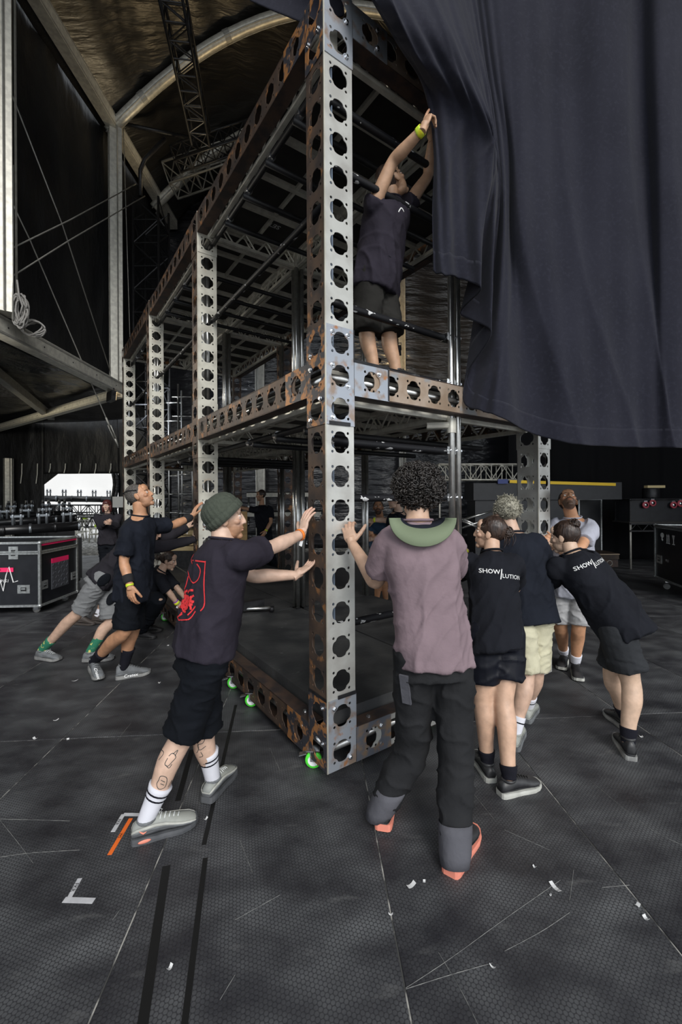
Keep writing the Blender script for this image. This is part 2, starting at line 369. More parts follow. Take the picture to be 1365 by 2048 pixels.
boxbeam('annex_beam', K(-5.2, 10.0, 4.15), K(-12.7, 15.2, 4.1), .16, .2, 'pale annex beam running back left from the foot of the tall tent post', 'alu', 5)
boxbeam('annex_beam', K(-7.1, 8.6, 4.3), K(-8.9, 13.0, 4.18), .16, .2, 'grey diagonal annex ceiling beam under the shiny black tarp', 'alud', 0)
wallquad('ceiling_annex', [K(-5.3, 4, 4.42), K(-5.3, 14, 4.42), K(-14.5, 16, 4.35), K(-14.5, 4, 4.45)], M['tarpc'], 60, 60, .05, 8, freq=1.6)
# far wall of the annex with the loading doorway
zt = 2.56
for nm, la, lb, z0, z1 in (('wall_annex_left', -14.5, -10.75, 0, 4.6), ('wall_annex_right', -8.05, -5.3, 0, 4.6), ('wall_annex_top', -10.75, -8.05, zt, 4.6)):
    wallquad(nm, [K(la, 15.3, z0), K(lb, 15.3, z0), K(lb, 15.3, z1), K(la, 15.3, z1)], M['tarp'], 40, 20, .03, 11, freq=4.)
wallquad('wall_annex_side', [K(-14.5, 4, 0), K(-14.5, 15.3, 0), K(-14.5, 15.3, 4.5), K(-14.5, 4, 4.5)], M['tarp'], 2, 2)
q = MB(); q.add([K(-10.75, 15.25, zt), K(-10.2, 15.25, zt), K(-10.75, 15.25, zt-.42)], [(0, 1, 2)]); o = q.build('tarp_flap', M['tarp'], None, label='folded black tarp corner at the top left of the doorway', category='tarp'); s = o.modifiers.new('t', 'SOLIDIFY'); s.thickness = .02
q = MB(); vs = []
for j in range(13):
    for i in range(9):
        z = zt*(1-j/12); vs.append(K(-8.12-.14*i/8+.05*math.sin(j*.9)+(.1 if i == 0 else 0), 15.2-.10*math.sin(i*2.2), z))
q.add(vs, [(j*9+i, j*9+i+1, (j+1)*9+i+1, (j+1)*9+i) for j in range(12) for i in range(8)]); o = q.build('tarp_door_edge', M['tarpc'], None, smooth=True, label='gathered crinkled black tarp at the right edge of the doorway', category='tarp'); s = o.modifiers.new('t', 'SOLIDIFY'); s.thickness = .01
STRP = mk('white_webbing', (.75, .73, .66), None, .7)
for i, (x, y0, y1) in enumerate([(44, 927, 967), (75, 927, 967), (101, 927, 945), (131, 927, 946), (161, 927, 947), (192, 927, 947), (222, 927, 946)]):
    q = MB(); a = P(x, y0, 15.22); b_ = P(x-3, y1, 15.22); q.tube([a, a*.5+b_*.5+RT*.02, b_], .016, 6)
    q.build('tie_strap', STRP, None, label='white tie strap on the annex tarp, %s from the left tent post' % ['first', 'second', 'third', 'fourth', 'fifth', 'sixth', 'seventh'][i], category='strap', group='white tie straps above the doorway')
boxbeam('annex_post', G(10, 1003, 0)*0+K(-11.8, 15.0, 0), K(-11.8, 15.0, 3.1), .22, .2, 'slim pale annex post left of the doorway', 'alu', 3, 'post')
# ================================================================ rolling set frame
PT = .2; BL = 2.402; BR = 2.217; Z0 = .07; ZM = 2.36; ZT0 = 4.205; ZTOP = 4.62; ZB1 = .48; ZM0, ZM1 = 2.072, 2.648
def cell2d(wd, ln):
    """unit plate cell: outline + flower hole + four bolt holes, in (u across, v along)"""
    out = [(-wd/2, -ln/2), (wd/2, -ln/2), (wd/2, ln/2), (-wd/2, ln/2)]; hs = []
    def rad(t):
        ph = (t % (math.pi/2))-math.pi/4; c, b = .0785, .0225; k = b*b-(c*math.sin(ph))**2
        return min(.0635, c*math.cos(ph)-math.sqrt(k)) if k > 0 else .0635
    hs.append([(rad(t)*math.cos(t), rad(t)*math.sin(t)) for t in [2*math.pi*(k+.5)/48 for k in range(48)]])
    for sx in (-1, 1):
        for sy in (-1, 1):
            hs.append([(sx*.0555+.0088*math.cos(2*math.pi*k/8), sy*.0555+.0088*math.sin(2*math.pi*k/8)) for k in range(8)])
    polys = [[Vector((x, y, 0)) for x, y in pl] for pl in [out]+hs]
    tris = tessellate_polygon(polys); flat = [p for pl in [out]+hs for p in pl]; return flat, tris, [len(p) for p in [out]+hs]
_cc = {}
def plate(mb, org, U, V, Nn, length, n, wd=PT, t=.004, plain_ends=0.):
    """perforated strip: org = middle of the start edge, V along, U across, Nn outward normal"""
    org = np.asarray(org, float); U = np.asarray(U, float); V = np.asarray(V, float); Nn = np.asarray(Nn, float)
    ln = length/n; key = (round(wd, 4), round(ln, 4))
    if key not in _cc: _cc[key] = cell2d(wd, ln)
    flat, tris, lens = _cc[key]; fl = np.array(flat); flip = np.dot(np.cross(U, V), Nn) < 0
    for k in range(n):
        c = org+V*(ln*(k+.5)); top = c+fl[:, :1]*U+fl[:, 1:]*V; bot = top-Nn*t; m = len(fl)
        fs = []
        for a, b, d in tris:
            p = np.cross(np.append(fl[b]-fl[a], 0), np.append(fl[d]-fl[a], 0))[2]
            if (p < 0) != flip: a, b = b, a
            fs.append((a, b, d)); fs.append((b+m, a+m, d+m))
        o = 0
        for L in lens:
            for i in range(L): fs.append((o+i, o+(i+1) % L, o+(i+1) % L+m, o+i+m))
            o += L
        mb.add(np.vstack([top, bot]), fs)
X_, Y_, Z_ = A(1, 0, 0), A(0, 1, 0), A(0, 0, 1)
SET = thing('rolling_set_frame', (0, 0, 0), 'two-storey rolling stage set frame of rusty perforated steel with decks and green casters', 'stage set')
def bolt(p, n, parent, r=.0115):
    q = MB(); q.lathe(np.asarray(p), [(r*1.35, 0), (r*1.35, .002), (r, .0025), (r, .010), (r*.8, .012)], n, 8); return q.build('bolt', M['zinc'], parent)
def lips(mb, p0, p1, inward, w_=.035, t=.004):
    d = np.asarray(p1)-np.asarray(p0); mb.obox((np.asarray(p0)+np.asarray(p1))/2+np.asarray(inward)*w_/2, d/2, np.asarray(inward)*w_/2, nrm(np.cross(d, inward))*t/2)
def column(x0, y0, front, side, gus_front, gus_side, box=False, seed=0):
    col = thing('column', (x0, y0, Z0), '', ''); del col['label']; del col['category']; col.parent = SET
    segs = [(ZB1, ZM0, 8), (ZM1, ZT0, 8)]; gus = [(Z0, ZB1, 2), (ZM0, ZM1, 3), (ZT0, ZTOP, 2)]
    for (a, b, n) in segs:
        q = MB(); plate(q, (x0+.1, y0, a), X_, Z_, -Y_, b-a, n); lips(q, (x0+.198, y0+.002, a), (x0+.198, y0+.002, b), Y_); q.build('front_plate', M[front], col)
        q = MB(); plate(q, (x0, y0+.1, a), Y_, Z_, -X_, b-a, n); lips(q, (x0+.002, y0+.198, a), (x0+.002, y0+.198, b), X_); q.build('side_plate', M[side], col)
        if box:
            q = MB(); plate(q, (x0+.1, y0+.2, a), X_, Z_, Y_, b-a, n); q.build('back_plate', M[front], col)
            q = MB(); plate(q, (x0+.2, y0+.1, a), Y_, Z_, X_, b-a, n); q.build('outer_plate', M[front], col)
    for (a, b, n) in gus:
        g = MB(); plate(g, (x0+.1, y0-.005, a), X_, Z_, -Y_, b-a, n, .206); g1 = g.build('gusset_plate', M[gus_front], col)
        g = MB(); plate(g, (x0-.005, y0+.1, a), Y_, Z_, -X_, b-a, n, .206); g2 = g.build('gusset_plate', M[gus_side], col)
    # the bright folded edge
    q = MB(); q.obox((x0-.002, y0-.002, (Z0+ZTOP)/2), X_*.0035, Y_*.0035, Z_*(ZTOP-Z0)/2); q.build('folded_edge', M['steel2'], col)
    return col
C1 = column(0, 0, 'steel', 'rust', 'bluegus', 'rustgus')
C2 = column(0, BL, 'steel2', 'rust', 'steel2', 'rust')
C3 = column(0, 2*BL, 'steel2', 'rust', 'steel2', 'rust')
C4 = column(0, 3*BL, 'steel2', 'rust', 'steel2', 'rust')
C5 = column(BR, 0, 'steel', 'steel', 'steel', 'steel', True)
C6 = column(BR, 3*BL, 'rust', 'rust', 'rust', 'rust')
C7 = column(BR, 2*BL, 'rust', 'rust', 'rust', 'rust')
# nearest column: individual bolts on the gussets
for z, sx, sz in [(2.36+.192, -1, 1), (2.36+.192, 1, 1), (2.36, -1, 1), (2.36, 1, -1), (2.36-.192, -1, -1), (.17, 1, -1), (.375, -1, 1), (ZT0+.105, 1, -1), (ZT0+.31, 1, -1)]:
    bolt((.1+sx*.0555, -.006, z+sz*.0555), -Y_, C1)
for z, sx, sz in [(2.36+.192, 1, -1), (2.36, 1, 1), (2.36-.192, 1, -1), (2.36-.192, -1, 1), (.17, -1, 1), (.375, -1, 1), (ZT0+.105, 1, 1), (ZT0+.105, -1, 1)]:
    bolt((-.006, .1+sx*.0555, z+sz*.0555), -X_, C1)
# blue-grey webbing hanging inside the near column, and the dark upright behind it
q = MB(); q.obox((.150, .165, 2.65), X_*.003, Y_*.024, Z_*1.85)
for k in range(70): q.obox((.146, .165, 1.0+k*.027), X_*.002, Y_*.024, Z_*.006)
q.build('inner_webbing', M['strap'], C1)
def beamY(y0, y1, z, mat, n, x=0., fl='dbrown'):
    b = thing('beam', (x, y0, z), '', ''); del b['label']; del b['category']; b.parent = SET
    q = MB(); plate(q, (x, y0, z), Z_, Y_, -X_, y1-y0, n); q.build('web_plate', M[mat], b)
    for s_ in (-1, 1):
        q = MB(); q.box((x, y0, z+s_*.1-.003), (x+.1, y1, z+s_*.1+.003)); q.build('flange', M[fl], b)
    q = MB(); q.tube([(x+.06, y0-.15, z-.005), (x+.06, y1+.15, z-.005)], .024, 10); q.build('inner_tube', M['tube'], b, True)
    return b
def beamX(x0, x1, z, mat, n, y=0., fl='dbrown'):
    b = thing('beam', (x0, y, z), '', ''); del b['label']; del b['category']; b.parent = SET
    q = MB(); plate(q, (x0, y, z), Z_, X_, -Y_, x1-x0, n); q.build('web_plate', M[mat], b)
    for s_ in (-1, 1):
        q = MB(); q.box((x0, y, z+s_*.1-.003), (x1, y+.1, z+s_*.1+.003)); q.build('flange', M[fl], b)
    q = MB(); q.tube([(x0-.15, y+.06, z), (x1+.15, y+.06, z)], .024, 10); q.build('inner_tube', M['tube'], b, True)
    return b
ZL = [(Z0+.1, 'rust'), (ZM, 'rust'), (4.505, 'rust')]
for z, mt in ZL:
    for k in range(3):
        y0 = k*BL+.2; y1 = (k+1)*BL
        bb = beamY(y0, y1, z, mt, 11)
        for ya, yb in ((y0, y0+.28), (y1-.28, y1)):
            g = MB(); plate(g, (-.005, ya, z), Z_, Y_, -X_, yb-ya, 1, .206); g.build('gusset_tongue', M['rustgus' if k == 0 and ya == y0 else 'rust'], bb)
    bb = beamX(.2, BR, z, {Z0+.1: 'steel', ZM: 'tan', 4.505: 'tan'}[z], 10)
    g = MB(); plate(g, (.2, -.005, z), Z_, X_, -Y_, .28, 1, .206); g.build('gusset_tongue', M['bluegus' if z > 1 else 'darkgus'], bb)
    bolt((.34+.0555, -.006, z+.0555), -Y_, bb)
    if z > 4: bolt((.34+.0555, -.006, z-.0555), -Y_, bb)
    beamX(.2, BR, z, 'rust', 10, 3*BL)
    beamY(.2, 3*BL, z, 'rust', 34, BR+.1)
bolt((.05, .34, Z0+.203), Z_, SET); bolt((.34, .05, Z0+.203), Z_, SET)
# black neoprene shims along the mid and bottom gusset edges
for lo_, hi_ in (((.196, -.008, ZM+.098), (.475, -.004, ZM+.115)), ((.470, -.008, ZM-.1), (.48, -.004, ZM+.098)), ((.02, -.008, ZM0-.002), (.17, -.004, ZM0+.02)), ((.07, -.007, ZB1-.004), (.2, -.003, ZB1+.018)), ((-.007, .0, ZB1-.004), (-.003, .2, ZB1+.012)), ((.196, -.008, ZM+.115), (.203, -.004, ZM1))):
    q = MB(); q.box(lo_, hi_); q.build('rubber_shim', M['blackmetal'], SET)

# ---------------------------------------------------------------- decks
def lattice(mb, a, b, z0, z1, n, ch=.036, rd=.009):
    a = np.asarray(a, float); b = np.asarray(b, float)
    for z in (z0, z1): mb.beam((*a[:2], z), (*b[:2], z), ch, ch)
    for k in range(n):
        p = a+(b-a)*(k/n); r = a+(b-a)*((k+1)/n); m_ = (p+r)/2
        mb.tube([(*p[:2], z0), (*m_[:2], z1)], rd, 5); mb.tube([(*m_[:2], z1), (*r[:2], z0)], rd, 5)
LET = mk('white_stencil', (.55, .55, .55), None, .7)
def textmesh(txt, size, bold=0., shear=0., align='CENTER', res=2):
    c = bpy.data.curves.new('t', 'FONT'); c.body = txt; c.size = size; c.align_x = align; c.align_y = 'CENTER'; c.offset = bold; c.shear = shear; c.resolution_u = res
    o = bpy.data.objects.new('t', c); COL.objects.link(o); me = evalmesh(o); bpy.data.objects.remove(o); bpy.data.curves.remove(c); return me
def placetext(name, txt, size, pos, xd, yd, mat, parent, bold=0., shear=0., align='CENTER'):
    me = textmesh(txt, size, bold, shear, align); v = mverts(me); xd = np.asarray(xd, float); yd = np.asarray(yd, float)
    setv(me, np.asarray(pos)+v[:, :1]*xd+v[:, 1:2]*yd-wloc(parent)); me.materials.clear(); return link(name, me, mat, parent)
def deck(x0, x1, y0, y1, zt, letters=True):
    d = thing('deck', (x0, y0, zt), '', ''); del d['label']; del d['category']; d.parent = SET
    q = MB(); q.box((x0, y0, zt-.022), (x1, y1, zt)); q.build('plywood_panel', M['ply'], d)
    q = MB(); z0, z1 = zt-.21, zt-.045
    i = .02
    lattice(q, (x0+i, y0+i), (x1-i, y0+i), z0, z1, 4); lattice(q, (x0+i, y1-i), (x1-i, y1-i), z0, z1, 4)
    lattice(q, (x0+i, y0+i), (x0+i, y1-i), z0, z1, 9); lattice(q, (x1-i, y0+i), (x1-i, y1-i), z0, z1, 9)
    q.build('lattice_frame', M['alu'], d)
    for k in range(1, 5):
        y = y0+(y1-y0)*k/5; q = MB(); q.box((x0+.03, y-.025, zt-.065), (x1-.03, y+.025, zt-.024)); q.build('cross_bar', M['alu'], d)
    q = MB(); q.box(((x0+x1)/2-.015, y0+.03, zt-.06), ((x0+x1)/2+.015, y1-.03, zt-.026)); q.build('spine_bar', M['alu'], d)
    for cx in (x0+.03, x1-.03):
        for cy in (y0+.03, y1-.03):
            q = MB(); q.box((cx-.03, cy-.03, zt-.22), (cx+.03, cy+.03, zt-.024)); q.build('leg_socket', M['alu'], d)
    if letters: placetext('stencil', 'SET', .09, ((x0+.62), y1-.3, zt-.0235), -X_, Y_, LET, d, .002)
    return d
XS = [(.12, 1.19), (1.21, 2.28)]; YS = [(.12, 2.42), (2.44, 4.82), (4.84, 7.24)]
for (a, b) in XS:
    for (c, e) in YS:
        deck(a, b, c, e, 4.615); deck(a, b, c, e, 2.455, False)
# base deck: black boards between the bottom beams
for i, (a, b) in enumerate(XS):
    for (c, e) in YS:
        q = MB(); q.box((a, c, .25), (b, e, .335)); q.build('base_deck_board', M['deck'], SET)
# ---------------------------------------------------------------- tube legs
def tleg(x, y, z0, z1, r=.0243, foot=False):
    q = MB(); q.tube([(x, y, z0), (x, y, z1)], r, 12); o = q.build('tube_leg', M['tube'], SET, True)
    if foot:
        f = MB(); f.box((x-.05, y-.05, z0), (x+.05, y+.05, z0+.006)); f.build('foot_plate', M['blackmetal'], o)
for (x, y) in [(1.2, 2.43), (1.2, 4.83)]:
    for dx in (-.036, .036):
        for dy in (-.036, .036):
            tleg(x+dx, y+dy, .335, 2.25, foot=True); tleg(x+dx, y+dy, 2.455, 4.41)
for (x, y) in [(2.22, 2.43), (2.22, 4.83)]:
    for dy in (-.036, .036): tleg(x, y+dy, .335, 2.25); tleg(x, y+dy, 2.455, 4.41)
for (x, y) in [(.12, 2.62), (.12, 5.02), (.12, 7.42), (.17, 2.62), (.16, 5.02)]:
    tleg(x, y, .335, 2.25); tleg(x, y, 2.455, 4.41)
for dx in (0., .072):
    tleg(1.20+dx, .10, .335, 4.41, .0243)
# ---------------------------------------------------------------- black scaffold rails
def clamp(p, axis, parent, r=.034):
    q = MB(); a = nrm(axis); q.lathe(np.asarray(p)-a*.024, [(r, 0), (r, .048)], a, 12); o = q.build('clamp', M['zinc'], parent)
def railX(x0, x1, y, z, worn=True, cl=()):
    q = MB(); q.tube([(x0+(x1-x0)*k/6, y, z) for k in range(7)], .0243, 12); o = q.build('scaffold_rail', M['bpipe' if worn else 'bpipe2'], SET, True)
    for x in cl: clamp((x, y, z), X_, o)
    return o
def railY(y0, y1, x, z, worn=False, cl=()):
    q = MB(); q.tube([(x, y0+(y1-y0)*k/6, z) for k in range(7)], .0243, 12); o = q.build('scaffold_rail', M['bpipe' if worn else 'bpipe2'], SET, True)
    for y in cl: clamp((x, y, z), Y_, o, .031)
    return o
for z in (.85, 1.645, 2.0, 2.51, 2.86, 3.71, 4.10):
    o = railX(.08, 1.235, .15, z)
    if z != .85:
        q = MB(); q.obox((1.235, .135, z), X_*.075, Y_*.03, Z_*.028)
        for sx in (-.05, .02, .06): q.lathe((1.235+sx, .10, z), [(.009, 0), (.009, .016)], -Y_, 6)
        q.build('swivel_clamp', M['zinc'], o)
q = MB(); q.lathe((1.20, .10, 2.13), [(.035, 0), (.035, .11)], Z_, 12); q.tube([(1.2, .1, 2.19), (1.06, .22, 2.19)], .028, 8); q.build('tube_fitting', M['alu'], SET)
for k in range(3):
    railY(k*BL+.1, (k+1)*BL+.15, .16, 3.53, True)
    railY(k*BL+.1, (k+1)*BL+.1, .16, 4.33, False, [k*BL+.55, k*BL+1.0, k*BL+1.45, k*BL+1.9])
    railY(k*BL+.1, (k+1)*BL+.1, .24, 2.16, False, [k*BL+.55, k*BL+1.1, k*BL+1.65])
    for yy in (.55, 1.0, 1.45, 1.9):
        if k < 2: railX(.12, 2.2, k*BL+yy+.03, 4.29, False)
        if k < 2 and yy != 1.9: railX(.2, 2.2, k*BL+yy+.03, 2.12, False)
q = MB(); q.tube([(.5, .35, 2.5), (1.6, 1.4, 3.1)], .0243, 10); q.build('diagonal_brace', M['bpipe2'], SET, True)
# ---------------------------------------------------------------- green casters
def make_caster(loc, yaw, parent=SET):
    c = thing('caster', loc, '', ''); del c['label']; del c['category']; c.parent = parent
    x = A(math.cos(yaw), math.sin(yaw), 0); y = A(-math.sin(yaw), math.cos(yaw), 0); l = np.asarray(loc)
    q = MB(); q.lathe(l+A(0, 0, .052)-y*.016, [(.034, 0), (.048, .003), (.051, .008), (.051, .024), (.048, .029), (.034, .032)], y, 24, False); q.build('tyre', M['green'], c, True)
    q = MB(); q.lathe(l+A(0, 0, .052)-y*.014, [(.035, 0), (.035, .028)], y, 18)
    for k in range(5):
        t = k*2*math.pi/5; q.obox(l+A(0, 0, .052)-y*.015+x*.02*math.cos(t)+A(0, 0, .02*math.sin(t)), (x*math.cos(t)+A(0, 0, math.sin(t)))*.012, (-x*math.sin(t)+A(0, 0, math.cos(t)))*.003, y*.003)
    q.build('hub', M['white'], c)
    q = MB()
    for s_ in (-1, 1): q.obox(l+A(0, 0, .085)+y*s_*.021, x*.018, y*.002, A(0, 0, .035))
    q.obox(l+A(0, 0, .118), x*.04, y*.035, A(0, 0, .003)); q.build('fork', M['zinc'], c)
    q = MB(); q.obox(l+A(0, 0, .088)-x*.065, x*.022+A(0, 0, .006), y*.018, A(0, 0, .003)); q.build('brake_pedal', M['zinc'], c); return c
for px, py in [(630, 1518), (508, 1399), (476, 1363), (345, 1232), (334, 1182)]:
    g = G(px, py, .05); make_caster((.02, g[1], 0), -.62)
for x, y in [(1.0, .08), (1.9, .08), (2.25, .1)]: make_caster((x, y+.06, 0), .6)
# ================================================================ the big stage curtain draped over the frame
def curtain():
    # control ropes: (px, py, depth) from the top to the hem
    ropes = [
     [(556, -190, 2.55), (640, -90, 2.46), (735, -8, 2.36), (800, 95, 2.48), (846, 178, 2.66), (868, 300, 2.74), (866, 430, 2.76), (866, 545, 2.78)],
     [(600, -195, 2.55), (690, -100, 2.42), (770, 5, 2.32), (832, 110, 2.46), (880, 195, 2.64), (888, 300, 2.70), (890, 430, 2.70), (888, 549, 2.70)],
     [(650, -200, 2.60), (740, -110, 2.46), (820, 20, 2.38), (885, 135, 2.52), (930, 230, 2.68), (925, 320, 2.76), (922, 440, 2.78), (920, 558, 2.78)],
     [(720, -205, 2.70), (800, -100, 2.56), (880, 40, 2.46), (930, 150, 2.55), (978, 262, 2.66), (978, 330, 2.70), (966, 450, 2.70), (962, 578, 2.70)],
     [(780, -205, 2.80), (850, -100, 2.68), (910, 60, 2.60), (955, 170, 2.66), (989, 290, 2.70), (985, 380, 2.78), (955, 500, 2.90), (922, 628, 3.00)],
     [(830, -205, 2.92), (880, -100, 2.80), (930, 70, 2.74), (965, 190, 2.80), (992, 330, 2.90), (990, 430, 2.82), (985, 560, 2.80), (982, 664, 2.80)],
     [(860, -205, 3.00), (900, -100, 2.96), (945, 80, 2.90), (975, 210, 2.94), (996, 360, 3.00), (985, 480, 3.02), (955, 600, 3.04), (938, 742, 3.06)],
     [(885, -205, 3.05), (920, -100, 3.04), (958, 90, 3.02), (985, 230, 3.02), (1000, 390, 3.04), (985, 560, 3.08), (950, 700, 3.10), (928, 806, 3.10)],
     [(905, -205, 3.05), (940, -100, 3.05), (975, 120, 3.04), (1000, 280, 3.04), (1008, 430, 3.00), (1000, 600, 2.96), (985, 740, 2.94), (965, 822, 2.96)],
     [(930, -205, 3.02), (962, -100, 3.02), (995, 140, 3.02), (1018, 300, 3.06), (1020, 450, 3.06), (1022, 600, 3.02), (1010, 740, 2.92), (1004, 836, 2.90)],
     [(968, -205, 2.98), (1000, -80, 3.00), (1022, 150, 3.00), (1034, 310, 3.00), (1040, 470, 2.98), (1052, 620, 3.04), (1060, 760, 3.06), (1062, 866, 3.04)],
     [(1030, -205, 3.00), (1060, -80, 3.02), (1076, 150, 3.02), (1086, 320, 3.02), (1098, 490, 3.00), (1118, 640, 2.98), (1134, 780, 2.98), (1140, 887, 2.98)],
     [(1110, -205, 3.06), (1130, -80, 3.06), (1140, 150, 3.06), (1150, 320, 3.06), (1164, 500, 3.04), (1180, 660, 3.02), (1196, 790, 3.02), (1204, 892, 3.02)],
     [(1200, -205, 2.98), (1216, -80, 2.98), (1224, 150, 2.98), (1232, 330, 3.00), (1240, 510, 3.02), (1250, 660, 3.04), (1262, 790, 3.05), (1268, 895, 3.05)],
     [(1262, -205, 3.06), (1272, -80, 3.06), (1280, 150, 3.07), (1290, 330, 3.08), (1298, 510, 3.08), (1304, 660, 3.06), (1310, 790, 3.06), (1314, 895, 3.06)],
     [(1310, -205, 2.95), (1322, -80, 2.95), (1326, 150, 2.95), (1330, 330, 2.96), (1334, 510, 2.98), (1340, 660, 3.0), (1348, 790, 3.0), (1352, 896, 3.0)],
     [(1400, -205, 3.05), (1410, -80, 3.05), (1410, 150, 3.05), (1412, 330, 3.05), (1414, 510, 3.05), (1416, 660, 3.04), (1418, 790, 3.04), (1420, 898, 3.04)],
     [(1500, -205, 3.00), (1500, -80, 3.00), (1500, 150, 3.00), (1500, 330, 3.0), (1500, 510, 3.0), (1500, 660, 3.0), (1500, 790, 3.0), (1500, 900, 3.0)]]
    W = np.array([[P(*c) for c in r] for r in ropes])
    nv, nu = 130, 260
    W = np.array([cr(r, nv) for r in W])
    W = np.array([cr(W[:, j], nu) for j in range(nv)])          # nv x nu x 3
    u = np.linspace(0, 1, nu)[None, :]; v = np.linspace(0, 1, nv)[:, None]
    fold = .010*np.sin(u*150+6*np.sin(v*3))*np.clip(.62-u, 0, 1)*2+.006*np.sin(u*60+3*np.sin(v*2.5))+.004*np.sin(u*23*6.28+v*5)
    ph = 46*u+15*v+2.2*np.sin(v*5+u*9); rid = (1-np.abs(np.sin(ph)))**2; fold = fold+.050*rid*np.clip(.52-u, 0, .4)*2.2*np.clip(1.15-v, 0, 1)
    ph2 = 30*u+1.5*np.sin(v*4); fold = fold+.026*(1-np.abs(np.sin(ph2)))**2*np.clip(u*3-1.1, 0, 1)*(.4+.6*v)
    W = W-FW*fold[..., None]
    q = MB(); q.add(W.reshape(-1, 3), [(j*nu+i, (j+1)*nu+i, (j+1)*nu+i+1, j*nu+i+1) for j in range(nv-1) for i in range(nu-1)])
    t = thing('stage_curtain', W[-1, nu//2], 'huge charcoal wool stage curtain hitched up over the corner of the set frame', 'curtain')
    o = q.build('curtain_cloth', M['curtain'], t, True); s = o.modifiers.new('t', 'SOLIDIFY'); s.thickness = .006; s.offset = 0
    # sewn hem band along the bottom edge
    q = MB(); H = W[-9:, :]-FW*.006; n2 = H.shape[0]
    q.add(H.reshape(-1, 3), [(j*nu+i, (j+1)*nu+i, (j+1)*nu+i+1, j*nu+i+1) for j in range(n2-1) for i in range(nu-1)])
    o = q.build('hem', M['curtain'], t, True); s = o.modifiers.new('t', 'SOLIDIFY'); s.thickness = .004
    # back lap of the same cloth lying over the top of the frame, left of the near column
    lap = [[(470, -130, 2.75), (480, -40, 2.74), (500, 0, 2.72)], [(560, -140, 2.7), (560, -20, 2.69), (560, 26, 2.68)], [(640, -150, 2.62), (630, 0, 2.62), (622, 46, 2.62)], [(720, -160, 2.6), (690, -20, 2.6), (690, 30, 2.6)]]
    Wl = np.array([cr(np.array([P(*c) for c in r]), 12) for r in lap]); Wl = np.array([cr(Wl[:, j], 24) for j in range(12)])
    q = MB(); q.add(Wl.reshape(-1, 3), [(j*24+i, (j+1)*24+i, (j+1)*24+i+1, j*24+i+1) for j in range(11) for i in range(23)])
    o = q.build('curtain_lap', M['curtain'], t, True); s = o.modifiers.new('t', 'SOLIDIFY'); s.thickness = .006
curtain()
# ================================================================ people: builders
def cf(lat, dep, up=0.): return nrm(lat*RT+dep*FW+up*UP)
def skinmat():
    m = bpy.data.materials.new('skin'); m.use_nodes = True; nt = m.node_tree; N = nt.nodes; L = nt.links; b = N['Principled BSDF']
    a = N.new('ShaderNodeAttribute'); a.attribute_name = 'tint'; tc = N.new('ShaderNodeTexCoord'); n = N.new('ShaderNodeTexNoise'); n.inputs['Scale'].default_value = 22; n.inputs['Detail'].default_value = 5; L.new(tc.outputs['Object'], n.inputs['Vector'])
    r = N.new('ShaderNodeMapRange'); r.inputs[1].default_value = .3; r.inputs[2].default_value = .7; r.inputs[3].default_value = .82; r.inputs[4].default_value = 1.1; L.new(n.outputs[0], r.inputs[0])
    x = N.new('ShaderNodeMix'); x.data_type = 'RGBA'; x.blend_type = 'MULTIPLY'; x.inputs[0].default_value = 1; L.new(a.outputs['Color'], x.inputs[6]); L.new(r.outputs[0], x.inputs[7]); L.new(x.outputs[2], b.inputs['Base Color'])
    b.inputs['Roughness'].default_value = .5; b.inputs['Subsurface Weight'].default_value = .0
    bu = N.new('ShaderNodeBump'); bu.inputs['Strength'].default_value = .08; bu.inputs['Distance'].default_value = .01; L.new(n.outputs[0], bu.inputs['Height']); L.new(bu.outputs[0], b.inputs['Normal'])
    return m
M['skin'] = skinmat(); M['eyew'] = mk('eye_white', (.75, .72, .68), None, .2); M['iris'] = mk('iris', (.06, .035, .02), None, .1)
def cloth(name, c, k=.7, rough=.9, sc=5, bump=.6, bsc=10, sheen=0., c3=None): return mk(name, c, tuple(x*k for x in c), rough, 0, sc=sc, lo=.35, hi=.7, bump=bump, bsc=bsc, spec=.15, sheen=sheen, c3=c3, sc3=6., lo3=.56, hi3=.7)
M['tee_black'] = cloth('washed_black_tee', (.029, .025, .036)); M['tee_navy'] = cloth('navy_black_tee', (.0125, .015, .023)); M['tee_mauve'] = cloth('dusty_mauve_tee', (.225, .165, .185), .85)
M['tee_show'] = cloth('crew_black_tee', (.0115, .0125, .0175)); M['tee_white'] = cloth('pale_grey_white_tee', (.42, .43, .50), .85); M['tee_blue'] = cloth('blue_tee', (.07, .13, .22)); M['tee_coal'] = cloth('charcoal_sweatshirt', (.026, .024, .030))
M['sh_black'] = cloth('black_shorts_cloth', (.006, .0075, .011)); M['sh_navy'] = cloth('shiny_navy_shorts', (.008, .009, .0145), .7, .5, bump=.2); M['tr_char'] = cloth('charcoal_work_trousers', (.021, .0215, .0235)); M['cuff'] = cloth('grey_reinforced_cuff', (.10, .10, .115))
M['sh_cream'] = cloth('stained_cream_cargo', (.58, .55, .40), .8, c3=(.34, .31, .20)); M['sh_grey'] = cloth('mid_grey_shorts', (.20, .205, .21), .9); M['sh_lgrey'] = cloth('light_grey_shorts', (.42, .42, .43), .8); M['sh_dark'] = cloth('dark_grey_shorts', (.030, .032, .036)); M['sh_olive'] = cloth('dark_olive_cargo', (.024, .023, .021))
M['hair_black'] = mk('black_hair', (.012, .010, .009), (.030, .025, .022), .38, 0, sc=60, stretch=(1, 1, .15), bump=.3, bsc=60); M['hair_dark'] = mk('dark_brown_hair', (.022, .013, .010), (.05, .03, .022), .4, 0, sc=60, stretch=(1, 1, .2), bump=.3, bsc=70)
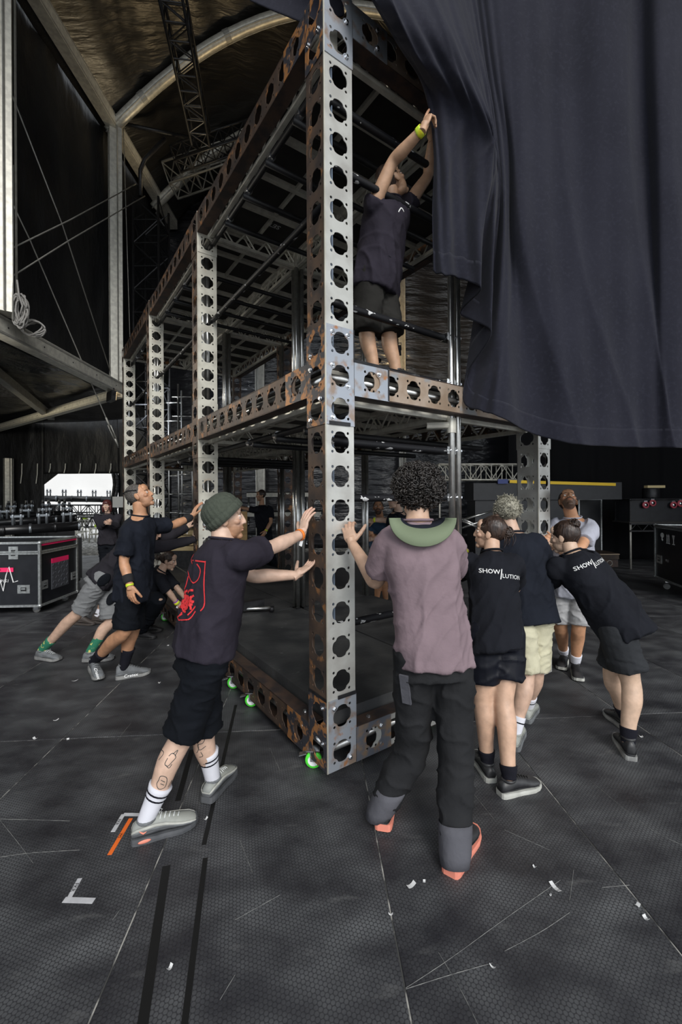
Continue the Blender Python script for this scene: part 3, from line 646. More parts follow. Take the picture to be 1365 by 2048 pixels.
M['hair_grey'] = mk('ash_blond_grey_hair', (.36, .34, .27), (.18, .17, .13), .6, 0, sc=70, lo=.35, hi=.6, bump=.5, bsc=90); M['hair_red'] = mk('dark_red_hair', (.09, .018, .016), (.05, .012, .012), .45, 0, sc=50); M['hair_salt'] = mk('cropped_greying_hair', (.045, .038, .034), (.12, .11, .10), .7, 0, sc=120, bump=.3, bsc=120)
M['beanie'] = mk('olive_knit', (.055, .065, .048), (.045, .054, .040), .95, 0, sc=60, bump=.3, bsc=160); M['visor'] = mk('sage_green_felt', (.165, .20, .125), (.15, .185, .115), .85, 0, sc=6)
M['sock_white'] = cloth('white_sock', (.68, .68, .74), .9, bump=.2); M['sock_black'] = cloth('black_sock', (.012, .012, .018)); M['sock_green'] = mk('green_patterned_sock', (.02, .16, .09), None, .9, c3=(.62, .55, .16), sc3=26, lo3=.60, hi3=.64)
M['shoe_grey'] = mk('grey_suede', (.16, .17, .18), (.11, .115, .12), .8, 0, sc=14); M['shoe_dgrey'] = mk('dark_grey_suede', (.055, .058, .064), (.085, .088, .095), .75, 0, sc=14); M['shoe_lgrey'] = mk('pale_grey_mesh', (.33, .34, .31), (.24, .25, .24), .7, 0, sc=9); M['shoe_black'] = mk('black_leather', (.016, .016, .018), (.035, .035, .037), .45, 0, sc=14); M['sole_grey'] = mk('grey_rubber', (.26, .26, .25), (.16, .16, .16), .7, 0, sc=12); M['sole_white'] = mk('pale_rubber', (.50, .50, .46), (.36, .36, .33), .7, 0, sc=12); M['sole_coral'] = mk('coral_rubber', (.72, .24, .17), None, .6); M['sole_black'] = mk('black_rubber', (.02, .02, .02), None, .6); M['shoe_brown'] = mk('worn_brown_leather', (.05, .04, .035), None, .6)
M['lace'] = mk('white_lace', (.62, .64, .64), None, .8); M['lace_b'] = mk('black_lace', (.02, .02, .02), None, .8); M['yellow'] = mk('yellow_wristband', (.80, .72, .03), (.55, .75, .04), .6, 0, sc=30); M['orange'] = mk('orange_wristband', (.85, .22, .03), None, .6); M['purple'] = mk('purple_wristband', (.22, .04, .40), None, .6); M['print_white'] = mk('white_print', (.78, .78, .78), None, .8); M['print_red'] = mk('red_print', (.72, .035, .04), None, .8); M['ink'] = mk('tattoo_ink', (.035, .04, .042), None, .7); M['buckle'] = mk('brass_buckle', (.30, .27, .20), None, .4, .9); M['black_band'] = mk('black_wristband', (.012, .012, .014), None, .9)

def limb(mb, pts, rs, n=14):
    """tapered capped limb with rounded ends"""
    p = cr(pts, 4*(len(pts)-1)+1); r = np.interp(np.linspace(0, len(pts)-1, len(p)), range(len(pts)), rs)
    mb.tube(list(p), list(r), n); mb.ball(p[0], r[0]); mb.ball(p[-1], r[-1])
def ringT(c, u, v, a, b, n=24, e=2.4):
    out = []
    for k in range(n):
        t = 2*math.pi*k/n; cc, s = math.cos(t), math.sin(t); q = (abs(cc)**e+abs(s)**e)**(-1/e); out.append(c+u*a*cc*q+v*b*s*q)
    return out
def hand_mesh(right, curl=(10, 12, 8), spread=1., tab=42, tcurl=8, sc=1.):
    mb = MB(); R_ = math.radians
    mb.ell((.048, 0, -.001), (.055, 0, 0), (0, .040, 0), (0, 0, .0155)); mb.ell((.028, .018, -.006), (.032, .012, 0), (-.008, .022, 0), (0, 0, .016)); mb.tube([(-.03, 0, 0), (.0, 0, 0), (.03, 0, 0)], [.026, .025, .028], 12)
    ys = (.0285, .0095, -.0095, -.0275); bx = (.087, .092, .087, .078); LS = ((.041, .025, .021), (.045, .029, .022), (.042, .027, .022), (.033, .020, .019))
    for k in range(4):
        c = curl[k] if isinstance(curl[0], (tuple, list)) else curl
        sp = R_((8, 2, -4, -11)[k]*spread); ang = 0.; p = A(bx[k], ys[k], 0.0); pts = [A(.03, ys[k]*.7, 0), p]; r0 = (.0095, .0098, .0094, .0084)[k]; rs = [.011, r0*1.12]
        for j in range(3):
            ang += R_(c[j]); d = A(math.cos(ang)*math.cos(sp), math.cos(ang)*math.sin(sp), -math.sin(ang)); p = p+d*LS[k][j]; pts.append(p); rs.append(r0*(1.0, .93, .78)[j])
        mb.tube(pts, rs, 10); mb.ball(pts[-1], rs[-1]); mb.ball(pts[2], rs[2]*1.04); mb.ball(pts[1], rs[1]*1.05)
    a = R_(tab); p = A(.018, .026, -.006); pts = [p]; rs = [.015]; z = 0.
    for j, l in enumerate((.042, .033, .027)):
        z += R_(tcurl); d = A(math.cos(a)*math.cos(z), math.sin(a)*math.cos(z), -math.sin(z)); p = p+d*l; pts.append(p); rs.append((.0125, .0115, .0092)[j]); a -= R_(9)
    mb.tube(pts, rs, 10); mb.ball(pts[-1], rs[-1]); mb.ball(pts[1], .0135); mb.ball(pts[0], .015)
    me = remesh(mb.mesh('hand'), .0036, 2, .4); v = mverts(me)*sc
    if not right:
        v[:, 1] *= -1; setv(me, v); me.flip_normals()
    else: setv(me, v)
    return me
POSE = dict(flat=dict(curl=(4, 8, 5), spread=1.3, tab=50, tcurl=2), push=dict(curl=(14, 14, 10), spread=1.2, tab=55, tcurl=6), relax=dict(curl=((18, 22, 14), (22, 26, 16), (26, 28, 18), (30, 30, 20)), spread=.6, tab=34, tcurl=10), grip=dict(curl=(55, 62, 38), spread=.3, tab=30, tcurl=24), hook=dict(curl=(35, 60, 30), spread=.6, tab=20, tcurl=14))
def frame_xf(x, z):
    x = nrm(x); z = nrm(np.asarray(z)-x*np.dot(z, x)); y = np.cross(z, x); return np.array([x, y, z])
def xf(me, org, fr):
    setv(me, np.asarray(org)+mverts(me)@fr); return me
_HEAD = {}
def head_mesh(fem=False):
    if fem in _HEAD: return _HEAD[fem].copy()
    mb = MB(); j = .9 if fem else 1.
    mb.ell((0, -.012, .038), (.073, 0, 0), (0, .093, 0), (0, 0, .090), 22, 14); mb.ell((0, .036, -.035), (.056*j, 0, 0), (0, .058, 0), (0, 0, .076), 18, 12); mb.ell((0, .020, .000), (.066, 0, 0), (0, .068, 0), (0, 0, .07), 18, 12)
    mb.ell((0, .070, -.098), (.027*j, 0, 0), (0, .021, 0), (0, 0, .020)); mb.ell((0, .028, -.072), (.049*j, 0, 0), (0, .056, 0), (0, 0, .036))
    mb.ell((0, .076, .030), (.052, 0, 0), (0, .019, 0), (0, 0, .013)); mb.ell((0, .066, .062), (.052, 0, 0), (0, .03, 0), (0, 0, .04))
    for s in (-1, 1):
        mb.ell((s*.043, .060, -.014), (.021, 0, 0), (0, .022, 0), (0, 0, .019)); mb.ell((s*.033, .080, .0095), (.0165, 0, 0), (0, .0085, 0), (0, 0, .0065))
        mb.ell((s*.0735, -.006, .002), (.009, s*-.004, 0), (.004*s, .020, .003), (0, -.006, .033)); mb.ell((s*.0115, .096, -.028), (.0085, 0, 0), (0, .011, 0), (0, 0, .0075))
    mb.tube([(0, .088, .026), (0, .097, .008), (0, .105, -.014), (0, .108, -.024)], [.0085, .009, .0105, .0105], 10); mb.ball((0, .1065, -.025), .0115)
    mb.ell((0, .089, -.0535), (.024, 0, 0), (0, .0115, 0), (0, 0, .0075)); mb.ell((0, .087, -.066), (.021, 0, 0), (0, .0115, 0), (0, 0, .0075)); mb.ell((0, .084, -.045), (.03, 0, 0), (0, .012, 0), (0, 0, .014))
    me = remesh(mb.mesh('head'), .0038, 3, .45); _HEAD[fem] = me; return me.copy()
def sm(x, a, b): t = np.clip((x-a)/(b-a), 0, 1); return t*t*(3-2*t)
def shoe(person, heel, toe, kind='low', upper='shoe_grey', sole='sole_grey', lace='lace', size=None, label=None, roll=0., accent=None, bands=()):
    heel = np.asarray(heel, float); toe = np.asarray(toe, float); d = nrm(toe-heel); L = size or .285; k = L/.285
    up = nrm(UP-d*np.dot(UP, d)); fr = np.array([d, np.cross(up, d), up]); org = heel
    xs = [0, .006, .022, .06, .10, .14, .18, .215, .25, .272, .284]; ws = [.018, .028, .034, .037, .037, .038, .043, .046, .042, .031, .014]
    hs = [.062, .078, .088, .092, .094, .086, .072, .060, .051, .041, .030]
    if kind == 'high': hs = [.085, .108, .122, .128, .126, .100, .078, .063, .053, .043, .031]
    T = lambda p: org+(np.asarray(p)*k)@fr
    s = MB(); rings = []
    for x, wd, h in zip(xs, ws, hs):
        n = 16; ring = []
        for q in range(n):
            t = 2*math.pi*q/n; cc, ss = math.cos(t), math.sin(t); e = 2.6; g = (abs(cc)**e+abs(ss)**e)**(-1/e)
            top = ss > 0; ring.append(T((x, wd*cc*g*(.96 if not top else .96-.22*(ss*g)), .022+(h-.022)*(.5+.5*ss*g))))
        rings.append(ring)
    s.loft(rings); up_o = s.build('shoe', M[upper], person, True, True)
    if label: up_o['label'] = label
    s = MB(); rings = []
    for x, wd in zip(xs, ws):
        w2 = wd+.0055; x2 = x*1.018-.004; zz = .012*max(0, (x-.2)/.084)**2; hb = .030 if x < .1 else .024
        rings.append([T((x2, w2, zz)), T((x2, w2*1.02, zz+hb*.5)), T((x2, w2*.97, zz+hb)), T((x2, -w2*.97, zz+hb)), T((x2, -w2*1.02, zz+hb*.5)), T((x2, -w2, zz))])
    s.loft(rings); s.build('sole', M[sole], up_o, False, True)
    s = MB()
    for q in range(5):
        x = .118+.019*q; h = np.interp(x, xs, hs)+.002; wd = .022-.001*q; s.tube([T((x, -wd, h-.010)), T((x+.004, -wd*.4, h-.001)), T((x+.008, wd*.4, h-.001)), T((x+.010, wd, h-.010))], .0026*k, 5)
    s.tube([T((.116, .004, np.interp(.116, xs, hs))), T((.112, .026, .105 if kind == 'low' else .125)), T((.13, .036, .085)), T((.118, .012, np.interp(.118, xs, hs)))], .0023*k, 5)
    s.build('laces', M[lace], up_o)
    for bi, (mt, f0, f1) in enumerate(bands or ((upper if not accent else accent, 0., .3),)):
        s = MB(); pr_ = [(x, wd, h) for x, wd, h in zip(xs, ws, hs)]; line = [(x, wd, h, 1) for x, wd, h in pr_]+[(x, wd, h, -1) for x, wd, h in pr_[::-1]]; vs = []
        for x, wd, h, sg in line:
            for ff in (f0, f1):
                ss = -1+2*ff; g = math.sqrt(max(0., 1-abs(ss)**2.6))**(1/1.15); vs.append(T((x*1.004-.001, sg*(wd*.96*(max(g, .55))*(1 if ss <= 0 else 1-.2*ss)+.0026+.0012*bi), .022+(h-.022)*ff)))
        n = len(line); s.add(vs, [(2*i, 2*((i+1) % n), 2*((i+1) % n)+1, 2*i+1) for i in range(n)]); bo = s.build('overlay_band', M[mt], up_o, True); m_ = bo.modifiers.new('t', 'SOLIDIFY'); m_.thickness = .002
    s = MB(); hb = .084 if kind == 'low' else .118
    s.lathe(T((.062, 0, hb-.004)), [(.040*k, 0), (.044*k, .006), (.042*k, .014), (.036*k, .016)], fr[2], 16, False); s.build('collar', M[upper if not accent else accent], up_o, True)
    return up_o
def wrap_text(tgt, meshes_mat, anchor, xd, yd, nd, parent, name, off=.003):
    """drape flat 2-D meshes on a cloth mesh along the direction nd"""
    v0 = mverts(tgt.data)+wloc(tgt.parent); bv = BVHTree.FromPolygons(v0.tolist(), [tuple(p.vertices) for p in tgt.data.polygons])
    for me, mt in meshes_mat:
        bm = bmesh.new(); bm.from_mesh(me)
        for _ in range(2):
            ed = [e for e in bm.edges if e.calc_length() > .012]
            if ed: bmesh.ops.subdivide_edges(bm, edges=ed, cuts=1); bmesh.ops.triangulate(bm, faces=bm.faces)
        bm.to_mesh(me); bm.free(); v = mverts(me); out = []
        for p in v:
            q = np.asarray(anchor)+p[0]*xd+p[1]*yd; h = bv.ray_cast(Vector(q+nd*.35), Vector(-nd), .8)
            out.append(np.array(h[0])+nd*off if h[0] is not None else q)
        setv(me, np.array(out)-wloc(parent)); me.materials.clear(); link(name, me, M[mt], parent)
def surf_hit(tgt, px, py):
    v0 = mverts(tgt.data)+wloc(tgt.parent); bv = BVHTree.FromPolygons(v0.tolist(), [tuple(p.vertices) for p in tgt.data.polygons])
    d = nrm(P(px, py, 1.)-CAM); h = bv.ray_cast(Vector(CAM), Vector(d), 30); return (np.array(h[0]), np.array(h[1])) if h[0] is not None else (None, None)
def surf_strokes(tgt, strokes, r, mat, parent, name, off=.0008):
    """marks drawn on a surface: polylines given as points the surface is probed at, flattened to the skin or cloth"""
    v0 = mverts(tgt.data)+wloc(tgt.parent); bv = BVHTree.FromPolygons(v0.tolist(), [tuple(p.vertices) for p in tgt.data.polygons]); mb = MB()
    for st in strokes:
        pts = cr(st, max(4, 3*len(st))) if len(st) > 2 else np.array([np.array(st[0])+(np.array(st[1])-np.array(st[0]))*k/5 for k in range(6)]); pp = []; nn = []
        for x, y in pts:
            d = nrm(P(x, y, 1.)-CAM); h = bv.ray_cast(Vector(CAM), Vector(d), 30)
            if h[0] is not None: pp.append(np.array(h[0])+np.array(h[1])*off); nn.append(np.array(h[1]))
        for i in range(len(pp)-1):
            if np.linalg.norm(pp[i+1]-pp[i]) > .08: continue
            t = nrm(pp[i+1]-pp[i]); s = nrm(np.cross(nn[i], t))*r; o = nn[i]*.0006
            mb.add([pp[i]-s+o, pp[i]+s+o, pp[i+1]+s+o, pp[i+1]-s+o], [(0, 1, 2, 3)])
    if mb.f: mb.build(name, M[mat], parent)
def strand_hair(mb, hc, fr, n, bun, r=.0042, seed=1, front=.085, sc=1.):
    """combed-back strands from the hairline to a gathering point, head space"""
    rg = np.random.RandomState(seed)
    for k in range(n):
        a = rg.uniform(-1.9, 1.9); el = rg.uniform(-.15, 1.25)
        p0 = A(math.sin(a)*math.cos(el)*.076, math.cos(a)*math.cos(el)*.088-.006, .045+math.sin(el)*.085)
        m_ = (p0+bun)/2; c = A(0, -.012, .038); dd = m_-c; dd = dd/np.sqrt((dd[0]/.080)**2+(dd[1]/.1)**2+(dd[2]/.097)**2); m_ = c+dd
        pts = cr([p0, m_, bun+rg.normal(size=3)*.01], 7); mb.tube([hc+(p*sc)@fr for p in pts], [r*.8, r, r*1.1, r*1.1, r, r*.9, r*.6], 5)
def person(label, J, f, loc=None, skin=(.50, .30, .21), s=1., fem=False, hf=None, hu=None, hair=None, shirt=None, sleeve=.62, hemdrop=.10, loose=1., bottom=None, hem=.9, botloose=1., socks=None, hands=None, shoes=None, beard=0., bcol=(.10, .06, .04), lean_cloth=0., pf=None, headscale=.94, wr=True, collar=None, seed=0):
    J = {k: (P(*v) if not isinstance(v, np.ndarray) else v) for k, v in J.items()}
    f = cf(*f); left = nrm(np.cross(UP, f)); pf = f if pf is None else cf(*pf); pl = nrm(np.cross(UP, pf))
    pel, neck, hc = J['pel'], J['neck'], J['head']; spine = nrm(neck-pel)
    if 'shL' not in J: J['shL'] = neck+left*.185*s-spine*.055
    if 'shR' not in J: J['shR'] = neck-left*.185*s-spine*.055
    J.setdefault('hipL', pel+pl*.09*s); J.setdefault('hipR', pel-pl*.09*s)
    if shoes:
        for S in 'LR':
            if shoes.get(S):
                h0 = np.asarray(shoes[S][0]); dd = nrm(np.asarray(shoes[S][1])-h0); J['an'+S] = h0+dd*.064+nrm(UP-dd*dd[2])*.095
    sl = nrm(J['shL']-J['shR']); cl = nrm(sl+left); fr_ = nrm(np.cross(cl, spine))
    root = thing('person', (pel[0], pel[1], loc if loc is not None else 0.), label, 'person')
    # ---- body core and limbs, one skin
    mb = MB(); W_ = .92 if fem else 1.; rings = []
    pfz = nrm(np.cross(pl, spine))
    for t, a, b_, lr in ((-.10, .10, .08, 0), (0, .145, .10, 0), (.25, .135, .092, .3), (.5, .128, .092, .6), (.75, .150, .105, .9), (.90, .155, .10, 1), (1.0, .10, .075, 1), (1.06, .055, .055, 1)):
        c = pel+(neck-pel)*t; u = nrm(pl*(1-lr)+cl*lr); v = nrm(np.cross(u, spine)); rings.append(ringT(c, u, v, a*s*W_, b_*s, 20))
    mb.loft(rings)
    hf_ = cf(*hf) if hf is not None else f
    hb = hc-hf_*.012-(nrm(hc-neck))*.05
    limb(mb, [neck-spine*.03, neck*.55+hb*.45, hb], [.062*s*W_, .055*s*W_, .054*s*W_])
    for S in 'LR':
        sh, el, wr_ = J['sh'+S], J['el'+S], J['wr'+S]
        limb(mb, [sh, sh*.5+el*.5, el, el*.68+wr_*.32, wr_], [.052*s*W_, .047*s*W_, .039*s*W_, .042*s*W_, .0265*s*W_])
        hp, kn, an = J['hip'+S], J['kn'+S], J['an'+S]
        bulge = kn*.68+an*.32-pf*.012; limb(mb, [hp, hp*.5+kn*.5, kn, bulge, kn*.3+an*.7, an], [.088*s, .080*s, .058*s, .059*s, .045*s, .038*s])
    body = remesh(mb.mesh('body'), .0095, 5, .5); parts = [body]; tints = []
    def tint_of(me, fn=None):
        v = mverts(me); c = np.tile(np.array(skin), (len(v), 1)); return fn(v, c) if fn else c
    tints.append(tint_of(body))
    # ---- head
    hu_ = np.asarray(cf(*hu)) if hu is not None else UP
    y = hf_; z = nrm(hu_-y*np.dot(hu_, y)); x = np.cross(y, z); HF = np.array([x, y, z]); hs_ = headscale*s**.5*(.96 if fem else 1.)
    hm = head_mesh(fem); hv = mverts(hm)
    def paint(v, c):
        v = hv; X, Y, Zz = v[:, 0], v[:, 1], v[:, 2]; c = c.copy()
        def blend(mk_, col, c): return c*(1-mk_[:, None])+np.array(col)*mk_[:, None]
        red = np.exp(-(((np.abs(X)-.042)/.022)**2+((Y-.07)/.03)**2+((Zz+.02)/.02)**2)); c = c*(1-red[:, None]*np.array([.0, .12, .10]))
        lip = np.exp(-((X/.021)**4+((Y-.095)/.016)**4+((Zz+.0595)/.011)**4)); c = blend(lip*.75, np.array(skin)*np.array([.86, .55, .52]), c)
        for s_ in (-1, 1):
            br = np.exp(-(((X-s_*.033)/.020)**4+((Y-.088)/.02)**4+((Zz-.031)/.0055)**4)); c = blend(br*.8, (.05, .032, .022), c)
        if beard:
            bm_ = sm(-Zz, .028, .05)*sm(Y, -.01, .02)*(1-.75*lip)*sm(-Zz, -.2, .02); mu = np.exp(-((X/.03)**4+((Y-.095)/.03)**4+((Zz+.043)/.009)**4)); side = sm(np.abs(X), .045, .06)*sm(Y, -.012, .004)*sm(-Zz, -.02, .01); c = blend(np.clip(bm_+mu+side*.7, 0, 1)*beard, bcol, c)
        return c
    tints.append(tint_of(hm, paint)); setv(hm, hc+(hv*hs_)@HF); parts.append(hm)
    # ---- hands
    hands = hands or {}
    for S in 'LR':
        sp = hands.get(S)
        if sp is None: sp = dict(pose='relax')
        if sp == 'none': continue
        fa = nrm(J['wr'+S]-J['el'+S]); fd = sp.get('fd', fa); fd = cf(*fd) if isinstance(fd, tuple) else fd
        dd = sp.get('dd', None); dd = cf(*dd) if dd is not None else left*(1 if S == 'L' else -1)
        hmx = hand_mesh(S == 'R', sc=.97*s*(.9 if fem else 1.), **{**POSE[sp.get('pose', 'relax')], **sp.get('kw', {})})
        fr = frame_xf(fd, dd)
        hv2 = mverts(hmx); kn_ = sm(hv2[:, 0], .07, .17)
        tints.append(np.tile(np.array(skin), (len(hv2), 1))*(1-.10*kn_[:, None]*np.array([0, 1, 1]))); xf(hmx, J['wr'+S], fr); parts.append(hmx)
    # ---- eyes
    eb = MB(); eb2 = MB()
    for s_ in (-1, 1):
        p = A(s_*.0325, .0775, .0085); eb.ball(hc+(p*hs_)@HF, .0118*hs_, 12, 8); eb2.ell(hc+((p+A(0, .0098, .001))*hs_)@HF, HF[0]*.0048, HF[2]*.0048, HF[1]*.0028, 10, 6)
    e1 = eb.mesh('e'); e2 = eb2.mesh('e2')
    e1.polygons.foreach_set('material_index', [1]*len(e1.polygons)); e2.polygons.foreach_set('material_index', [2]*len(e2.polygons))
    parts += [e1, e2]; tints += [np.ones((len(e1.vertices), 3)), np.ones((len(e2.vertices), 3))]
    me = joinm('body', parts); v = mverts(me)-wloc(root); setv(me, v)
    at = me.attributes.new('tint', 'FLOAT_COLOR', 'POINT'); c4 = np.ones((len(v), 4), np.float32); c4[:, :3] = np.vstack(tints); at.data.foreach_set('color', c4.ravel())
    B = link('body', me, [M['skin'], M['eyew'], M['iris']], root, True)
    out = dict(root=root, body=B, J=J, HF=HF, hc=hc, hs=hs_, spine=spine, cl=cl, f=f)
    # ---- shirt
    if shirt:
        mb = MB(); rings = []; L = np.linalg.norm(neck-pel)
        for t, a, b_, lr in ((-hemdrop/L, .176, .138, 0), (.05, .174, .136, .1), (.25, .168, .130, .3), (.5, .165, .126, .6), (.72, .178, .132, .9), (.86, .180, .125, 1), (.94, .150, .105, 1), (1.0, .095, .082, 1), (1.035, .070, .070, 1)):
            c = pel+(neck-pel)*t; u = nrm(pl*(1-lr)+cl*lr); v = nrm(np.cross(u, spine)); lw = 1+(loose-1)*(1-t*.6); rings.append(ringT(c, u, v, a*s*W_*lw, b_*s*lw, 28))
        mb.loft(rings)
        for S in 'LR':
            sh, el, wr_ = J['sh'+S], J['el'+S], J['wr'+S]
            if sleeve <= 1: pts = [sh-(nrm(sh-neck))*.05, sh, sh*(1-sleeve)+el*sleeve]; rs = [.080*s*W_, .070*s*W_, .073*s*W_*(1+.3*(loose-1)*2)]; mb.tube(list(cr(pts, 7)), list(np.interp(np.linspace(0, 2, 7), range(3), rs)), 14); mb.ball(sh, .069*s*W_)
            else: limb(mb, [sh, sh*.5+el*.5, el, el*.5+wr_*.5, wr_*.93+el*.07], [.078*s, .068*s, .058*s, .052*s, .042*s])
        sm_ = remesh(mb.mesh('tee'), .0095, 5, .5); v = mverts(sm_); n = mnorm(sm_)
        tt = ((v-pel)@spine)/L
        dg = v@(spine*.55+cl*.8); wv = wob(v, 22, seed)*.005+wob(v*np.array([1, 1, .5]), 55, seed+3)*.0022+.017*((1-np.clip(np.abs(wob(v*np.array([1, 1, .42])+0*dg[:, None], 34, seed+5)), 0, 1))**3-.3)*np.clip(1.25-tt, .25, 1)+.011*((1-np.clip(np.abs(wob(np.stack([dg, dg*.2+v[:, 2]*.25, v[:, 0]*.3], 1), 62, seed+8)), 0, 1))**3-.3)*np.clip(1.1-np.abs(tt-.35)*1.2, 0, 1)
        wv = np.maximum(wv, -.004); setv(sm_, v+n*wv[:, None]-wloc(root)); T = link('tee_shirt' if sleeve <= 1 else 'sweatshirt', sm_, M[shirt], root, True); out['shirt'] = T
        q = MB(); q.tube([c for c in ringT(neck+spine*.028, cl, fr_, .071*s*W_, .071*s, 20)]+[ringT(neck+spine*.028, cl, fr_, .071*s*W_, .071*s, 20)[0]], .007, 6); q.build('neckband', M[shirt], T, True)
    # ---- shorts or trousers
    if bottom:
        mb = MB(); rings = []
        for t, a, b_ in ((-.13, .155, .12), (-.06, .158, .122), (.02, .150, .112), (.12, .138, .102), (.16, .128, .095)):
            rings.append(ringT(pel+spine*t*s, pl, nrm(np.cross(pl, spine)), a*s*W_*(1.04 if fem else 1), b_*s, 24))
        mb.loft(rings); mb.ball(pel-UP*.06*s, .10*s)
        for S in 'LR':
            hp, kn, an = J['hip'+S], J['kn'+S], J['an'+S]
            if hem <= 1.25:
                e = hp+(kn-hp)*hem if hem <= 1 else kn+(an-kn)*(hem-1)
                pts = [hp, hp*.5+e*.5, e] if hem <= 1 else [hp, kn, e]; rs = [.108*s, .100*s*botloose, .098*s*botloose]
            else: pts = [hp, hp*.5+kn*.5, kn, kn*.5+an*.5, an+UP*.0]; rs = [.104*s, .094*s*botloose, .086*s*botloose, .081*s*botloose, .068*s*botloose]
            mb.tube(list(cr(pts, 13)), list(np.interp(np.linspace(0, len(pts)-1, 13), range(len(pts)), rs)), 16); mb.ball(hp, rs[0]*.95)
        sm_ = remesh(mb.mesh('sh'), .0095, 5, .5); v = mverts(sm_); n = mnorm(sm_); wv = wob(v*np.array([1, 1, 1.5]), 24, seed+11)*.005+wob(v*np.array([.6, .6, 2.]), 40, seed+12)*.003+.010*((1-np.clip(np.abs(wob(v*np.array([.7, .7, 1.6]), 40, seed+13)), 0, 1))**6-.15)
        setv(sm_, v+n*(np.where((v-pel)@spine > -hemdrop-.02, np.minimum(wv, -.003), wv))[:, None]-wloc(root)); out['bottom'] = link('shorts' if hem <= 1.25 else 'trousers', sm_, M[bottom], root, True)
    # ---- socks and shoes
    if socks:
        for S in 'LR':
            kn, an = J['kn'+S], J['an'+S]; h = socks[1]; q = MB(); d = nrm(kn-an); pts = [an-d*.012, an+d*.01, an+d*h*.5, an+d*h]; q.tube(list(cr(pts, 10)), list(np.interp(np.linspace(0, 3, 10), range(4), [.039*s, .041*s, .046*s, (.050 if h < .16 else .058)*s])), 16); so = q.build('sock', M[socks[0]], root, True)
            if len(socks) > 2:
                for fh in socks[2]:
                    q = MB(); r_ = np.interp(fh, [0, h*.5, h], [.044, .046, .050 if h < .16 else .058])*s+.0012; q.lathe(an+d*fh, [(r_, 0), (r_, .008)], d, 18, False); q.build('sock_stripe', M['sock_black'], so)
    if shoes:
        for S in 'LR':
            if shoes.get(S): shoe(root, shoes[S][0], shoes[S][1], **{k: v for k, v in shoes.items() if k not in 'LR'})
    return out
def band(pr, S, t, mat, w_=.02, r=.031, tag=False, name='wristband'):
    J = pr['J']; el, wr_ = J['el'+S], J['wr'+S]; d = nrm(wr_-el); p = el+(wr_-el)*t; q = MB(); q.lathe(p-d*w_/2, [(r, 0), (r*1.02, w_*.3), (r*1.0, w_*.7), (r*.97, w_)], d, 18, False); o = q.build(name, M[mat], pr['root'], True); m_ = o.modifiers.new('t', 'SOLIDIFY'); m_.thickness = .003
    if tag:
        q = MB(); q.obox(p-UP*(r+.014)+RT*.006, RT*.008+UP*-.004, FW*.001, UP*.016+RT*.004); q.build('wristband_tail', M['white'], o)
    return o
def H(pr, p): return pr['hc']+(np.asarray(p)*pr['hs'])@pr['HF']
def cap_hair(pr, mat, r=(.083, .099, .100), c=(0, -.022, .046), noise=.006, fr=60, name='hair', seed=3, extra=()):
    mb = MB(); mb.ell((0, 0, 0), (1, 0, 0), (0, 1, 0), (0, 0, 1), 40, 26); v = np.array(mb.v); u = v/np.linalg.norm(v, axis=1)[:, None]; n = wob(u*.09, fr*10, seed); v = v*np.array(r)+np.array(c)+u*(n*noise)[:, None]
    mb.v = [tuple(pr['hc']+(p*pr['hs'])@pr['HF']) for p in v]
    for e in extra: mb.ell(H(pr, e[0]), pr['HF'][0]*e[1], pr['HF'][1]*e[2], pr['HF'][2]*e[3], 18, 12)
    return mb.build(name, M[mat], pr['root'], True)
def decal(name, polys):
    mb = MB()
    for p in polys: mb.add([(x, y, 0) for x, y in p], [tuple(range(len(p)))])
    return mb.mesh(name)
def show_print(pr, px, py, size, xd, shear=0.):
    """two-part crew print on the back of the shirt"""
    hp, hn = surf_hit(pr['shirt'], px, py)
    if hp is None: return
    xd = cf(*xd); nd = nrm(hn*.6-FW*.5); xd = nrm(xd-nd*np.dot(xd, nd)); yd = np.cross(nd, xd)
    a = textmesh('SHOW', size*1.12, .012*size/.05*.05, 0, 'RIGHT'); v = mverts(a); v[:, 0] -= size*.22; v[:, 1] += size*.28; setv(a, v)
    b = textmesh('LUTION', size*1.05, .0, 0, 'LEFT'); v = mverts(b); v[:, 0] += size*.16; v[:, 1] -= size*.32; setv(b, v)
    c = decal('slash', [[(-size*.22, -size*.95), (-size*.04, -size*.95), (size*.24, size*.9), (size*.06, size*.9)]])
    wrap_text(pr['shirt'], [(a, 'print_white'), (b, 'print_white'), (c, 'print_white')], hp, xd, yd, nd, pr['root'], 'shirt_lettering', .0035)
# ================================================================ people: the crew
fair, tan, olive, pale = (.56, .37, .275), (.53, .275, .155), (.46, .25, .145), (.62, .42, .32)
